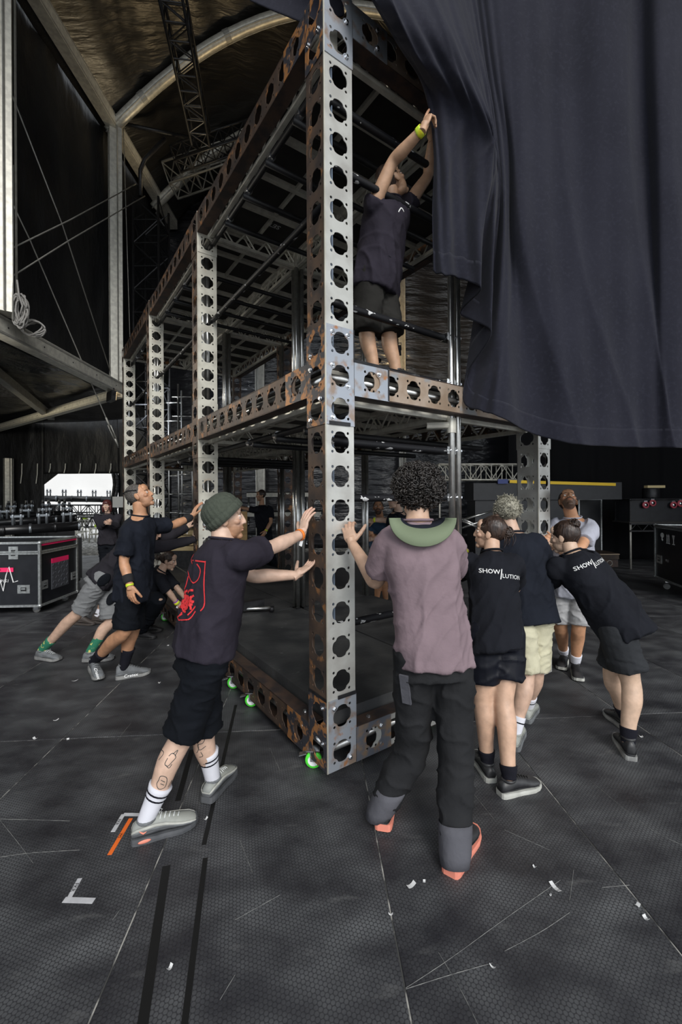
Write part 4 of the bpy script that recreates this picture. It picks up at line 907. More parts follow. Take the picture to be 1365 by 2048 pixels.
# --- A: beanie man pushing the near column from the left
a = person('man in olive ribbed beanie and red-printed black tee pushing the near column, tattooed calves',
  dict(pel=(410, 1292, 2.17), neck=(446, 1088, 2.17), head=(449, 1040, 2.19), shR=(484, 1113, 2.04), shL=(436, 1112, 2.33), elR=(546, 1094, 2.24), wrR=(604, 1068, 2.42), elL=(505, 1152, 2.42), wrL=(594, 1150, 2.50),
       knR=(366, 1468, 2.12), anR=(307, 1608, 2.07), knL=(408, 1462, 2.30), anL=(428, 1566, 2.36)),
  (.80, .60), skin=pale, hf=(.93, .34, .10), hair=None, shirt='tee_black', sleeve=.66, hemdrop=.035, loose=1.08, bottom='sh_black', hem=.98, botloose=1.0, beard=.75, bcol=(.36, .17, .08),
  hands=dict(R=dict(pose='push', fd=(.20, .30, .93), dd=(-.72, -.65, .25)), L=dict(pose='push', fd=(.72, .5, .48), dd=(-.3, -.2, -.9))),
  socks=('sock_white', .16, (.125, .100)), shoes=dict(R=(G(264, 1684), G(366, 1652)), L=(G(412, 1606, .015), G(462, 1546)), upper='shoe_lgrey', sole='shoe_dgrey', size=.30, accent='shoe_grey', bands=(('shoe_dgrey', .10, .42), ('shoe_grey', .42, .58), ('sole_white', .58, .74))), seed=1)
for S, (x0, y0) in (('R', (276, 1660)),):
    hl = G(264, 1684); dd = nrm(G(366, 1652)-hl); sd = nrm(np.cross(dd, UP)); q = MB(); q.ell(hl+dd*.055+sd*.045+UP*.016, dd*.03, UP*.009, sd*.004, 12, 6); q.build('sole_window', M['sole_coral'], a['root'], True)
    q = MB(); c0 = hl+dd*.052+sd*.0445+UP*.058; q.tube([c0+dd*x*.020+UP*z*.010+sd*(-.002-.003*abs(x)) for x, z in ((-1, .9), (-.5, .1), (-.1, -.5), (.4, -.2), (1.1, .9))], [.001, .004, .005, .003, .0006], 6); q.build('shoe_mark', M['sole_coral'], a['root'], True)
# ribbed beanie with a turned-up cuff, tipped back
def beanie(pr):
    up = nrm(pr['HF'][2]*.80-pr['HF'][1]*.60); fw = nrm(pr['HF'][1]-up*np.dot(pr['HF'][1], up)); sd = np.cross(fw, up); n = 96; c = H(pr, (0, .004, .028)); rings = []
    for t, r in ((-.012, .092), (.0, .0955), (.02, .098), (.04, .098), (.062, .093), (.082, .082), (.1, .062), (.11, .038), (.114, .012)):
        rings.append([c+up*t+(1+.018*math.cos(k*24*2*math.pi/n))*r*(sd*math.cos(2*math.pi*k/n)*.90+fw*math.sin(2*math.pi*k/n)*1.04) for k in range(n)])
    mb = MB(); mb.loft(rings); o = mb.build('beanie', M['beanie'], pr['root'], True); rings = []
    for t, r in ((-.022, .096), (-.020, .103), (.0, .1045), (.022, .103), (.024, .097)):
        rings.append([c+up*t+(1+.018*math.cos(k*24*2*math.pi/n))*r*(sd*math.cos(2*math.pi*k/n)*.90+fw*math.sin(2*math.pi*k/n)*1.04) for k in range(n)])
    mb = MB(); mb.loft(rings, False); mb.build('beanie_cuff', M['beanie'], o, True)
beanie(a)
band(a, 'R', .93, 'orange', .018, .034, True)
# red line print on the back of the tee
st = [[(412, 1122), (409, 1165), (410, 1208), (402, 1222)], [(380, 1120), (412, 1124)], [(395, 1128), (402, 1140), (398, 1158), (388, 1166), (381, 1156), (377, 1142)], [(386, 1128), (384, 1118), (389, 1108), (386, 1100)],
      [(378, 1152), (374, 1168), (370, 1182), (374, 1192), (368, 1204)], [(366, 1228), (352, 1238), (372, 1240), (384, 1234), (392, 1222)], [(392, 1212), (384, 1222), (376, 1230)]]
surf_strokes(a['shirt'], st, .0032, 'print_red', a['root'], 'shirt_line_print', .0025)
rg = np.random.RandomState(4); st = []
for k in range(46):
    c0 = A(372, 1204)+rg.normal(size=2)*A(7, 10); dr = rg.uniform(0, 6.28); l = rg.uniform(4, 13); st.append([tuple(c0), tuple(c0+l*.5*A(math.cos(dr), math.sin(dr))), tuple(c0+l*A(math.cos(dr+.5), math.sin(dr+.5)))])
surf_strokes(a['shirt'], st, .0055, 'print_red', a['root'], 'shirt_splash_print', .003)
# abstract line tattoos on the calves
st_ = 0
st = [[(338, 1512), (346, 1506), (352, 1514), (344, 1524), (336, 1532), (330, 1528), (336, 1516)], [(346, 1508), (356, 1500), (350, 1512)], [(332, 1530), (338, 1536), (344, 1528)], [(318, 1560), (322, 1552), (334, 1556), (330, 1574), (318, 1578), (314, 1568), (318, 1560)], [(322, 1560), (330, 1564)], [(321, 1567), (328, 1570)], [(330, 1482), (322, 1496), (328, 1506), (318, 1520)], [(336, 1574), (344, 1560), (340, 1576)],
      [(398, 1470), (410, 1474), (406, 1486), (396, 1490), (400, 1500), (412, 1492)], [(394, 1480), (398, 1496), (394, 1506)], [(402, 1504), (406, 1512), (399, 1514)]]
for s1 in st: surf_strokes(a['body'], [s1], .0016, 'ink', a['root'], 'tattoo_line', .0008)

# --- B: tall man with black curls, mauve tee
b = person('tall man with black curls and long mauve tee seen from behind, pushing the near column',
  dict(pel=(866, 1296, 2.03), neck=(836, 1052, 2.08), head=(833, 994, 2.13), shL=(776, 1090, 2.08), shR=(900, 1090, 2.06), elL=(752, 1164, 2.20), wrL=(704, 1086, 2.40), elR=(912, 1150, 2.30), wrR=(880, 1090, 2.52),
       knL=(826, 1488, 2.14), anL=(786, 1628, 2.17), knR=(912, 1500, 2.02), anR=(916, 1690, 1.97)),
  (-.15, 1.), skin=(.53, .34, .24), s=1.03, hf=(-.25, .95, -.12), shirt='tee_mauve', sleeve=.72, hemdrop=.075, loose=1.0, bottom='tr_char', hem=2, botloose=.98,
  hands=dict(L=dict(pose='push', fd=(-.22, .45, .86), dd=(-.25, -.95, .1), kw=dict(curl=(30, 38, 20))), R=dict(pose='push')),
  shoes=dict(L=(G(766, 1662, .02), G(778, 1588)), R=(G(900, 1752), G(952, 1652)), upper='shoe_black', sole='sole_coral', lace='lace_b', size=.31), seed=2)
def curls(pr, n, mat, rad=(.122, .124, .118), cen=(0, -.026, .050)):
    core = cap_hair(pr, mat, (.104, .110, .104), (0, -.034, .048), .008, 40); rg = np.random.RandomState(5); mb = MB()
    for k in range(n):
        u = rg.normal(size=3); u /= np.linalg.norm(u)
        if u[1] > .45 or (u[1] > .1 and u[2] < -.1) or u[2] < -.93: continue
        c = np.array(cen)+u*np.array(rad)*rg.uniform(.86, 1.10); R_ = rg.uniform(.007, .013); ax = nrm(rg.normal(size=3)+A(0, 0, -1.0)+u*.5); e1 = nrm(np.cross(ax, u+.01)); e2 = np.cross(ax, e1); turns = rg.uniform(1.2, 2.2); ln = rg.uniform(.018, .04); m_ = 13
        pts = [H(pr, c+ax*(ln*(i/m_-.5))+R_*(e1*math.cos(turns*6.28*i/m_)+e2*math.sin(turns*6.28*i/m_))) for i in range(m_+1)]
        mb.tube(pts, [.0022]+[.0034]*(m_-1)+[.0016], 4)
    mb.build('hair_curls', M[mat], core, True, kind='stuff')
curls(b, 2300, 'hair_black')
# sage felt sun hat brim hanging down his back
def visor(pr):
    pts = lambda u, rr, drop: None
    c = P(846, 1060, 1.94); mb = MB(); n = 40; rows = []
    for j, (rx, ry, dz) in enumerate(((46, 22, 1.945), (58, 36, 1.925), (68, 48, 1.905))):
        row = []
        for i in range(n+1):
            t = math.pi*(i/n); row.append(P(846+rx*math.cos(math.pi-t)*(1.0), 1036+(8-8*j)*0+(ry+10*j*0)*math.sin(t)*1.0+j*5*math.sin(t), dz+.05*abs(math.cos(t))**2))
        rows.append(row)
    vs = [p for r in rows for p in r]; mb.add(vs, [(j*(n+1)+i, j*(n+1)+i+1, (j+1)*(n+1)+i+1, (j+1)*(n+1)+i) for j in range(2) for i in range(n)])
    root = thing('sun_hat', P(846, 1060, 1.95), 'sage green wide-brim hat hanging down the back of the curly-haired man', 'hat')
    o = mb.build('brim', M['visor'], root, True); s_ = o.modifiers.new('t', 'SOLIDIFY'); s_.thickness = .006
    mb = MB(); rows = []
    for j, (rx, ry, d_) in enumerate(((46, 22, 1.945), (40, 14, 2.0), (32, 8, 2.03))):
        rows.append([P(846+rx*math.cos(math.pi-math.pi*i/n), 1036+ry*math.sin(math.pi*i/n), d_+.05*abs(math.cos(math.pi*i/n))**2) for i in range(n+1)])
    mb.add([p for r in rows for p in r], [(j*(n+1)+i, j*(n+1)+i+1, (j+1)*(n+1)+i+1, (j+1)*(n+1)+i) for j in range(2) for i in range(n)]); o = mb.build('crown', M['tee_navy'], root, True); s_ = o.modifiers.new('t', 'SOLIDIFY'); s_.thickness = .004
visor(b)
# grey reinforced cuffs and pocket flaps
for S, an, kn in (('L', b['J']['anL'], b['J']['knL']), ('R', b['J']['anR'], b['J']['knR'])):
    d = nrm(kn-an); q = MB(); rings = [ringT(an+d*t, RT, nrm(np.cross(RT, d)), r, r*1.05, 20) for t, r in ((-.075, .058), (-.03, .066), (.05, .070), (.085, .071))]; q.loft(rings, False); o = q.build('trouser_cuff', M['cuff'], b['root'], True); s_ = o.modifiers.new('t', 'SOLIDIFY'); s_.thickness = .004
hp, hn = surf_hit(b['bottom'], 812, 1378)
if hp is not None:
    q = MB(); q.obox(hp+hn*.004, nrm(UP-hn*hn[2])*.075, nrm(np.cross(hn, UP))*.022, hn*.005); q.build('cargo_pocket', M['cuff'], b['root'])

# --- C: bun woman in crew tee
c = person('woman with messy dark bun in crew tee and navy shorts gripping the twin tubes',
  dict(pel=(990, 1262, 2.56), neck=(984, 1112, 2.74), head=(980, 1068, 2.80), shL=(936, 1130, 2.74), shR=(1032, 1132, 2.70), elL=(922, 1150, 2.92), wrL=(930, 1100, 3.06), elR=(1030, 1180, 2.90), wrR=(1000, 1150, 3.05),
       knL=(966, 1398, 2.52), anL=(976, 1515, 2.46), knR=(1008, 1398, 2.48), anR=(1012, 1535, 2.38)),
  (-.2, 1.), skin=(.58, .37, .26), fem=True, s=.98, hf=(-.85, .50, .12), shirt='tee_show', sleeve=.7, hemdrop=.12, loose=1.02, bottom='sh_navy', hem=.72, botloose=1.12,
  hands=dict(L=dict(pose='grip', fd=(-.55, .75, .5), dd=(.35, -.6, .7)), R='none'),
  socks=('sock_black', .055), shoes=dict(L=(G(984, 1566), G(944, 1500)), R=(G(1000, 1592), G(1050, 1578)), upper='shoe_black', sole='sole_white', lace='lace_b', size=.27), seed=3)
def bun_hair(pr, mat, bunp, r=.045, n=110, seed=1):
    o = cap_hair(pr, mat, (.082, .098, .098), (0, -.022, .042), .003, 40); mb = MB(); strand_hair(mb, pr['hc'], pr['HF'], n, np.array(bunp), .0042, seed, sc=pr['hs']); rg = np.random.RandomState(seed)
    for k in range(34):
        ax = nrm(rg.normal(size=3)); e1 = nrm(np.cross(ax, A(.3, .5, .8))); e2 = np.cross(ax, e1); rr = r*rg.uniform(.55, 1.0); pts = [H(pr, np.array(bunp)+rr*(e1*math.cos(t)+e2*math.sin(t))+ax*.008*math.sin(2*t)) for t in np.linspace(0, rg.uniform(3.5, 6.0), 12)]
        mb.tube(pts, [.002]+[.0052]*10+[.002], 5)
    for k in range(10):
        p0 = np.array(bunp)+rg.normal(size=3)*.02; pts = [H(pr, p0), H(pr, p0+A(rg.normal()*.02, -.02, -.05)), H(pr, p0+A(rg.normal()*.03, -.01, -.10))]; mb.tube(list(cr(pts, 6)), [.003, .003, .0025, .002, .0015, .001], 4)
    mb.build('hair_bun', M[mat], o, True, kind='stuff')
bun_hair(c, 'hair_dark', (.02, -.115, .03), .048, 120, 2)
band(c, 'L', .92, 'yellow', .02, .030, False)
show_print(c, 1003, 1148, .034, (1, .05, -.12))

# --- D: grey-haired man
d = person('man with ash-grey curly hair in dark tee and cream cargo shorts, seen from behind',
  dict(pel=(1058, 1210, 2.98), neck=(1028, 1072, 3.08), head=(1010, 1030, 3.14), shL=(985, 1092, 3.12), shR=(1078, 1090, 3.02), elL=(980, 1150, 3.25), wrL=(985, 1110, 3.40), elR=(1090, 1150, 3.2), wrR=(1080, 1118, 3.44),
       knL=(1052, 1348, 2.88), anL=(1040, 1452, 2.82), knR=(1072, 1340, 3.02), anR=(1060, 1425, 3.14)),
  (-.3, 1.), skin=fair, hf=(-.35, .93, .05), shirt='tee_navy', sleeve=.7, hemdrop=.13, loose=1.08, bottom='sh_cream', hem=.97, botloose=1.0, hands=dict(L='none', R=dict(pose='push')),
  socks=('sock_white', .10, (.06,)), shoes=dict(L=(G(1028, 1502), G(1046, 1438)), R=(G(1052, 1446), G(1072, 1408)), upper='shoe_lgrey', sole='shoe_grey', size=.29), seed=4)
o = cap_hair(d, 'hair_grey', (.088, .104, .100), (0, -.020, .050), .010, 70); rg = np.random.RandomState(3); mb = MB()
for k in range(420):
    u = rg.normal(size=3); u /= np.linalg.norm(u)
    if u[1] > .5 or u[2] < -.55: continue
    p = A(0, -.020, .050)+u*A(.088, .104, .100); t = nrm(rg.normal(size=3)); mb.tube([H(d, p), H(d, p+u*.010+t*.008), H(d, p+u*.012+t*.02)], [.003, .003, .001], 4)
mb.build('hair_tufts', M['hair_grey'], o, True, kind='stuff')

# --- E: leaning woman
e = person('woman with top bun in crew tee and grey shorts leaning hard against the right column',
  dict(pel=(1238, 1240, 2.86), neck=(1146, 1112, 2.98), head=(1130, 1076, 3.04), shL=(1110, 1140, 2.94), shR=(1186, 1120, 3.12), elL=(1102, 1172, 3.20), wrL=(1096, 1128, 3.42), elR=(1140, 1110, 3.38), wrR=(1104, 1090, 3.60),
       knL=(1262, 1362, 2.76), anL=(1254, 1478, 2.72), knR=(1226, 1358, 2.96), anR=(1236, 1440, 3.06)),
  (-.62, .78), skin=(.58, .40, .29), fem=True, s=1.02, hf=(-.62, .72, -.12), shirt='tee_show', sleeve=.62, hemdrop=.13, loose=1.15, bottom='sh_dark', hem=.80, botloose=1.12,
  hands=dict(L=dict(pose='grip', fd=(-.1, .8, .6), dd=(-.5, -.6, .5)), R=dict(pose='grip', fd=(-.6, .6, .4), dd=(.2, -.6, .7))),
  socks=('sock_black', .075), shoes=dict(L=(G(1264, 1522), G(1236, 1474)), R=(G(1262, 1466), G(1230, 1440)), upper='shoe_black', sole='sole_grey', lace='lace_b', kind='high', size=.27), seed=5)
bun_hair(e, 'hair_dark', (-.005, -.085, .105), .042, 120, 4)
show_print(e, 1187, 1127, .034, (.93, .05, .36))

# --- F: bearded man in white tee
f_ = person('bearded man in pale tee and light grey shorts looking up, holding the right column',
  dict(pel=(1143, 1162, 3.90), neck=(1146, 1040, 3.82), head=(1137, 1004, 3.76), shL=(1182, 1058, 3.70), shR=(1108, 1056, 3.90), elL=(1160, 1098, 3.50), wrL=(1112, 1090, 3.62), elR=(1098, 1096, 3.86), wrR=(1096, 1074, 3.66),
       knL=(1158, 1256, 3.84), anL=(1154, 1328, 3.80), knR=(1122, 1252, 3.95), anR=(1124, 1314, 4.02)),
  (-.5, -.85), skin=tan, hf=(-.22, -.62, .72), shirt='tee_white', sleeve=.62, hemdrop=.12, loose=1.06, bottom='sh_lgrey', hem=.92, botloose=1.0, beard=.9, bcol=(.045, .028, .02),
  hands=dict(L=dict(pose='push', fd=(-.8, .1, .35), dd=(.3, -.9, .2)), R='none'),
  socks=('sock_white', .09), shoes=dict(L=(G(1150, 1340), G(1160, 1368)), R=(G(1130, 1322), G(1122, 1342)), upper='shoe_black', sole='sole_white', lace='lace_b', size=.29), seed=6)
cap_hair(f_, 'hair_dark', (.079, .095, .094), (0, -.024, .048), .003, 60)

# --- G: man in black tee looking up, left
g = person('man in plain black tee and black shorts looking up, one hand on the second column',
  dict(pel=(266, 1168, 3.78), neck=(281, 1036, 3.76), head=(281, 994, 3.74), shR=(256, 1068, 3.60), shL=(306, 1052, 3.94), elR=(248, 1124, 3.56), wrR=(260, 1172, 3.50), elL=(346, 1050, 4.10), wrL=(384, 1034, 4.30),
       knR=(250, 1262, 3.66), anR=(200, 1316, 3.68), knL=(266, 1260, 3.86), anL=(252, 1328, 3.90)),
  (.92, .25), skin=tan, s=1.03, hf=(.86, .10, .42), hu=(-.42, 0, .9), shirt='tee_navy', sleeve=.78, hemdrop=.13, loose=1.06, bottom='sh_black', hem=.94, botloose=1.0, beard=.25, bcol=(.20, .13, .10),
  hands=dict(R=dict(pose='relax', fd=(.10, 0, -.98), dd=(-.2, -.95, -.1)), L=dict(pose='push', fd=(.25, .35, .9), dd=(-.7, -.6, .3))),
  socks=('sock_black', .19), shoes=dict(R=(G(184, 1336, .05), G(212, 1380)), L=(G(232, 1358), G(300, 1346)), upper='shoe_grey', sole='sole_grey', lace='lace_b', kind='high', size=.29), seed=7)
cap_hair(g, 'hair_salt', (.0785, .095, .093), (0, -.026, .046), .0012, 60)
q = MB(); q.tube([H(g, (.08, .02, .055)), H(g, (.085, -.05, .085)), H(g, (.04, -.115, .09)), H(g, (-.04, -.115, .09)), H(g, (-.085, -.05, .085)), H(g, (-.08, .02, .055))], .004, 6); q.ell(H(g, (.03, .045, .128)), g['HF'][0]*.028, g['HF'][1]*.012, g['HF'][2]*.018); q.ell(H(g, (-.03, .045, .128)), g['HF'][0]*.028, g['HF'][1]*.012, g['HF'][2]*.018); q.build('sunglasses', M['black_band'], g['root'], True)
band(g, 'R', .72, 'black_band', .07, .041, name='sweatband'); band(g, 'R', .97, 'yellow', .022, .031); band(g, 'L', .74, 'black_band', .07, .040, name='sweatband'); band(g, 'L', .95, 'black_band', .015, .031)
placetext('shoe_lettering', 'Cratex', .040, G(268, 1346, .062)-FW*.052, nrm(G(300, 1346)-G(232, 1358)), UP, M['print_white'], g['root'], .0006)
placetext('shoe_lettering', 'Cratex', .040, P(194, 1347, 3.585), nrm(P(201, 1362, 3.55)-P(192, 1336, 3.62)), RT, M['print_white'], g['root'], .0006)

# --- H: man with green socks leaning behind G
h_ = person('man in dark sweatshirt, grey shorts and green socks leaning into the second column',
  dict(pel=(210, 1150, 4.32), neck=(286, 1078, 4.42), head=(303, 1062, 4.46), shR=(280, 1098, 4.30), shL=(292, 1086, 4.58), elR=(340, 1090, 4.42), wrR=(390, 1078, 4.52), elL=(338, 1072, 4.60), wrL=(374, 1056, 4.72),
       knR=(160, 1222, 4.28), anR=(110, 1284, 4.30), knL=(222, 1240, 4.36), anL=(192, 1292, 4.36)),
  (.95, .3), skin=fair, hf=(.8, .2, -.35), shirt='tee_coal', sleeve=2, hemdrop=.08, loose=1.0, bottom='sh_grey', hem=.97, botloose=1.0,
  hands=dict(R=dict(pose='push', fd=(.35, .3, .85), dd=(-.5, -.8, .2)), L=dict(pose='push', fd=(.4, .3, .8), dd=(-.6, -.7, .2))),
  socks=('sock_green', .15), shoes=dict(R=(G(74, 1316, .01), G(142, 1324)), L=(G(166, 1322, .01), G(236, 1318)), upper='shoe_grey', sole='sole_grey', lace='lace', size=.29), seed=8)
cap_hair(h_, 'hair_dark'); band(h_, 'L', .98, 'yellow', .03, .033, True)
for px, py, w_, hh in ((208, 1160, .055, .07), (224, 1196, .05, .075)):
    hp, hn = surf_hit(h_['bottom'], px, py)
    if hp is not None:
        q = MB(); q.ell(hp, nrm(np.cross(hn, UP))*w_, nrm(UP-hn*hn[2]-nrm(np.cross(hn, UP))*.4)*hh, hn*.014, 16, 8); q.build('black_panel', M['sh_black'], h_['root'], True)

# --- I: crouching woman with wristbands
i_ = person('crouching woman in black tee with many wristbands reaching down to the bottom beam',
  dict(pel=(285, 1196, 4.95), neck=(322, 1144, 4.98), head=(337, 1122, 5.0), shR=(322, 1164, 4.84), shL=(332, 1152, 5.14), elR=(338, 1184, 4.86), wrR=(354, 1206, 4.92), elL=(356, 1178, 5.08), wrL=(370, 1196, 5.10),
       knR=(318, 1200, 4.72), anR=(282, 1262, 4.78), knL=(322, 1196, 5.2), anL=(290, 1256, 5.16)),
  (.85, .35), skin=fair, fem=True, s=.96, hf=(.95, .05, -.22), shirt='tee_show', sleeve=.85, hemdrop=.05, bottom='sh_black', hem=2, hands=dict(R=dict(pose='grip', fd=(.5, .5, -.6), dd=(-.2, -.6, .6)), L=dict(pose='grip', fd=(.6, .3, -.6), dd=(-.2, -.6, .6))),
  shoes=dict(R=(G(272, 1276), G(318, 1278)), L=(G(282, 1264), G(322, 1262)), upper='shoe_black', sole='sole_black', lace='lace_b', size=.26), seed=9)
bun_hair(i_, 'hair_dark', (0, -.12, .02), .032, 90, 6); band(i_, 'R', .86, 'purple', .02, .032); band(i_, 'R', .97, 'yellow', .03, .033, True)

# --- J: red-haired woman by the doorway
j = person('woman with dark red bob in slouched charcoal top standing by the doorway',
  dict(pel=(216, 1082, 8.1), neck=(216, 1030, 8.1), head=(214, 1012, 8.05), elL=(232, 1052, 8.0), wrL=(222, 1048, 7.85), elR=(201, 1054, 8.0), wrR=(212, 1046, 7.85), knL=(224, 1130, 8.05), anL=(224, 1162, 8.1), knR=(210, 1130, 8.05), anR=(210, 1162, 8.1)),
  (.25, -1.), skin=fair, fem=True, s=.97, hf=(.22, -1., 0), shirt='tee_coal', sleeve=2, hemdrop=.06, loose=1.1, bottom='sh_black', hem=2, shoes=dict(R=(K(-4.5, 8.16, 0), K(-4.5, 7.9, 0)), L=(K(-4.36, 8.16, 0), K(-4.33, 7.9, 0)), upper='shoe_black', sole='sole_black', lace='lace_b', size=.26), seed=10)
cap_hair(j, 'hair_red', (.090, .100, .100), (0, -.018, .040), .004, 50, extra=(((.072, -.01, -.045), .026, .05, .085), ((-.072, -.01, -.045), .026, .05, .085), ((0, -.07, -.05), .07, .04, .08), ((0, .072, .07), .05, .03, .035)))

# --- K: man in black inside the frame
k_ = person('man in black tee with yellow wristband standing behind the tube legs, arm out',
  dict(pel=(531, 1084, 9.05), neck=(524, 1013, 9.05), head=(522, 992, 9.00), shR=(512, 1020, 8.90), shL=(541, 1019, 9.05), elR=(496, 1018, 8.95), wrR=(478, 1014, 9.05), elL=(542, 1044, 8.95), wrL=(532, 1062, 8.85), knL=(546, 1124, 9.00), anL=(552, 1160, 9.05), knR=(534, 1124, 9.05), anR=(534, 1160, 9.05)),
  (-.75, -.6), skin=olive, hf=(-.8, -.5, 0), shirt='tee_show', sleeve=.7, hemdrop=.08, bottom='sh_black', hem=2, botloose=1.05, beard=.3, bcol=(.08, .05, .04), shoes=dict(R=(K(-1.55, 9.10, 0), K(-1.74, 8.95, 0)), L=(K(-1.37, 9.10, 0), K(-1.57, 8.95, 0)), upper='shoe_black', sole='sole_black', lace='lace_b'), seed=12)
cap_hair(k_, 'hair_dark', (.082, .098, .098), (0, -.022, .048), .004, 50); band(k_, 'L', .95, 'yellow', .03, .034, True)

# --- L, M: two pushing from the far side
l_ = person('bearded man in blue tee facing the lens, gripping the far tube legs',
  dict(pel=(764, 1094, 6.35), neck=(762, 1040, 6.25), head=(757, 1017, 6.15), elR=(752, 1082, 6.05), wrR=(742, 1066, 5.84), elL=(778, 1090, 6.1), wrL=(744, 1112, 5.86), knL=(768, 1160, 6.35), anL=(770, 1206, 6.5), knR=(758, 1160, 6.3), anR=(756, 1206, 6.4)),
  (-.25, -1.), skin=tan, hf=(-.1, -.9, .35), shirt='tee_blue', sleeve=.7, hemdrop=.1, bottom='sh_dark', hem=.95, beard=.9, bcol=(.04, .025, .02), hands=dict(R=dict(pose='grip', fd=(-.8, -.4, .1), dd=(.4, -.9, .1)), L=dict(pose='grip', fd=(-.8, -.4, .1), dd=(.3, -.9, .1))),
  shoes=dict(R=(K(.55, 6.5, 0), K(.5, 6.25, 0)), L=(K(.68, 6.5, 0), K(.66, 6.25, 0)), upper='shoe_black', sole='sole_black', lace='lace_b'), seed=13)
cap_hair(l_, 'hair_dark', (.079, .095, .094), (0, -.024, .048), .003, 60)
m_ = person('man with yellow wristband mostly hidden behind the curly-haired man, reaching to the far tubes',
  dict(pel=(826, 1098, 5.98), neck=(798, 1026, 5.9), head=(792, 1002, 5.86), shR=(786, 1042, 5.75), shL=(800, 1042, 6.1), elR=(768, 1040, 5.78), wrR=(748, 1040, 5.80), elL=(764, 1072, 5.98), wrL=(746, 1078, 5.86), knL=(816, 1170, 6.0), anL=(836, 1212, 6.1), knR=(800, 1172, 5.9), anR=(818, 1216, 5.95)),
  (-.95, -.1), skin=fair, hf=(-.97, 0, .1), shirt='tee_show', sleeve=.6, hemdrop=.1, bottom='sh_lgrey', hem=.9, hands=dict(R=dict(pose='grip', fd=(-.9, .1, -.2), dd=(.2, -.8, .4)), L=dict(pose='grip', fd=(-.9, .1, 0), dd=(.1, -.9, .2))),
  shoes=dict(R=(K(1.0, 5.95, 0), K(.74, 5.95, 0)), L=(K(1.12, 6.15, 0), K(.86, 6.15, 0)), upper='shoe_black', sole='sole_black', lace='lace_b'), seed=14)
cap_hair(m_, 'hair_dark'); band(m_, 'R', .94, 'yellow', .03, .033)

# --- N: man on the upper level lifting the curtain
n_ = person('man in dark sleeveless tee on the upper level, arms raised to the curtain',
  dict(pel=(754, 556, 3.06), neck=(780, 404, 3.02), head=(786, 366, 3.02), shR=(746, 414, 2.90), shL=(818, 408, 3.14), elR=(786, 324, 2.80), wrR=(848, 256, 2.62), elL=(856, 352, 3.16), wrL=(864, 280, 3.08),
       knR=(734, 654, 3.00), anR=(742, 742, 3.04), knL=(778, 660, 3.08), anL=(786, 746, 3.12)),
  (.72, -.45), loc=2.455, skin=(.50, .30, .19), s=1.0, hf=(.6, .25, .62), shirt='tee_black', sleeve=.14, hemdrop=.11, loose=1.12, bottom='sh_olive', hem=1.03, botloose=1.05,
  hands=dict(R=dict(pose='hook', fd=(.35, .1, .93), dd=(-.75, -.6, .3), kw=dict(curl=((2, 5, 4), (55, 50, 20), (60, 55, 25), (62, 55, 30)), tab=60)), L=dict(pose='push', fd=(.1, .1, .98), dd=(-.3, -.9, 0))), seed=15,
  shoes=dict(R=(P(738, 752, 3.08)*A(1, 1, 0)+A(0, 0, 2.46), P(764, 752, 2.96)*A(1, 1, 0)+A(0, 0, 2.46)), L=(P(782, 752, 3.16)*A(1, 1, 0)+A(0, 0, 2.46), P(808, 752, 3.04)*A(1, 1, 0)+A(0, 0, 2.46)), upper='shoe_black', sole='sole_black', lace='lace_b', kind='high'))
cap_hair(n_, 'hair_dark', (.079, .095, .094), (0, -.024, .048), .003, 60); band(n_, 'R', .90, 'yellow', .035, .034)
q = MB(); sp_ = n_['spine']; rg_ = ringT(n_['J']['pel']+sp_*.07, nrm(np.cross(UP, n_['f'])), n_['f'], .172, .132, 24); q.tube(rg_+[rg_[0]], .014, 6); o = q.build('belt', M['sh_black'], n_['root'], True)
q = MB(); q.ell(n_['J']['pel']+sp_*.07+n_['f']*.145, nrm(np.cross(UP, n_['f']))*.032, UP*.022, n_['f']*.006, 16, 6); q.build('belt_buckle', M['buckle'], o, True)
surf_strokes(n_['shirt'], [[(797, 424), (803, 416), (808, 424)]], .004, 'print_white', n_['root'], 'chest_mark', .002)

# --- O: another pusher hidden behind H
o_ = person('crew member in dark shorts and worn brown boots half hidden behind the green-sock man',
  dict(pel=(226, 1132, 5.5), neck=(286, 1080, 5.55), head=(300, 1066, 5.55), elR=(320, 1090, 5.6), wrR=(352, 1076, 5.65), elL=(318, 1080, 5.85), wrL=(350, 1066, 5.9), knR=(186, 1196, 5.45), anR=(164, 1232, 5.5), knL=(214, 1198, 5.6), anL=(202, 1228, 5.6)),
  (.95, .3), skin=fair, shirt='tee_show', sleeve=2, hemdrop=.08, bottom='sh_dark', hem=.95, socks=('sock_white', .1), hands=dict(L='none', R='none'),
  shoes=dict(R=(G(150, 1248, .01), G(196, 1250)), L=(G(184, 1244, .03), G(226, 1248)), upper='shoe_brown', sole='shoe_brown', lace='lace_b', kind='high'), seed=16)
cap_hair(o_, 'hair_dark')
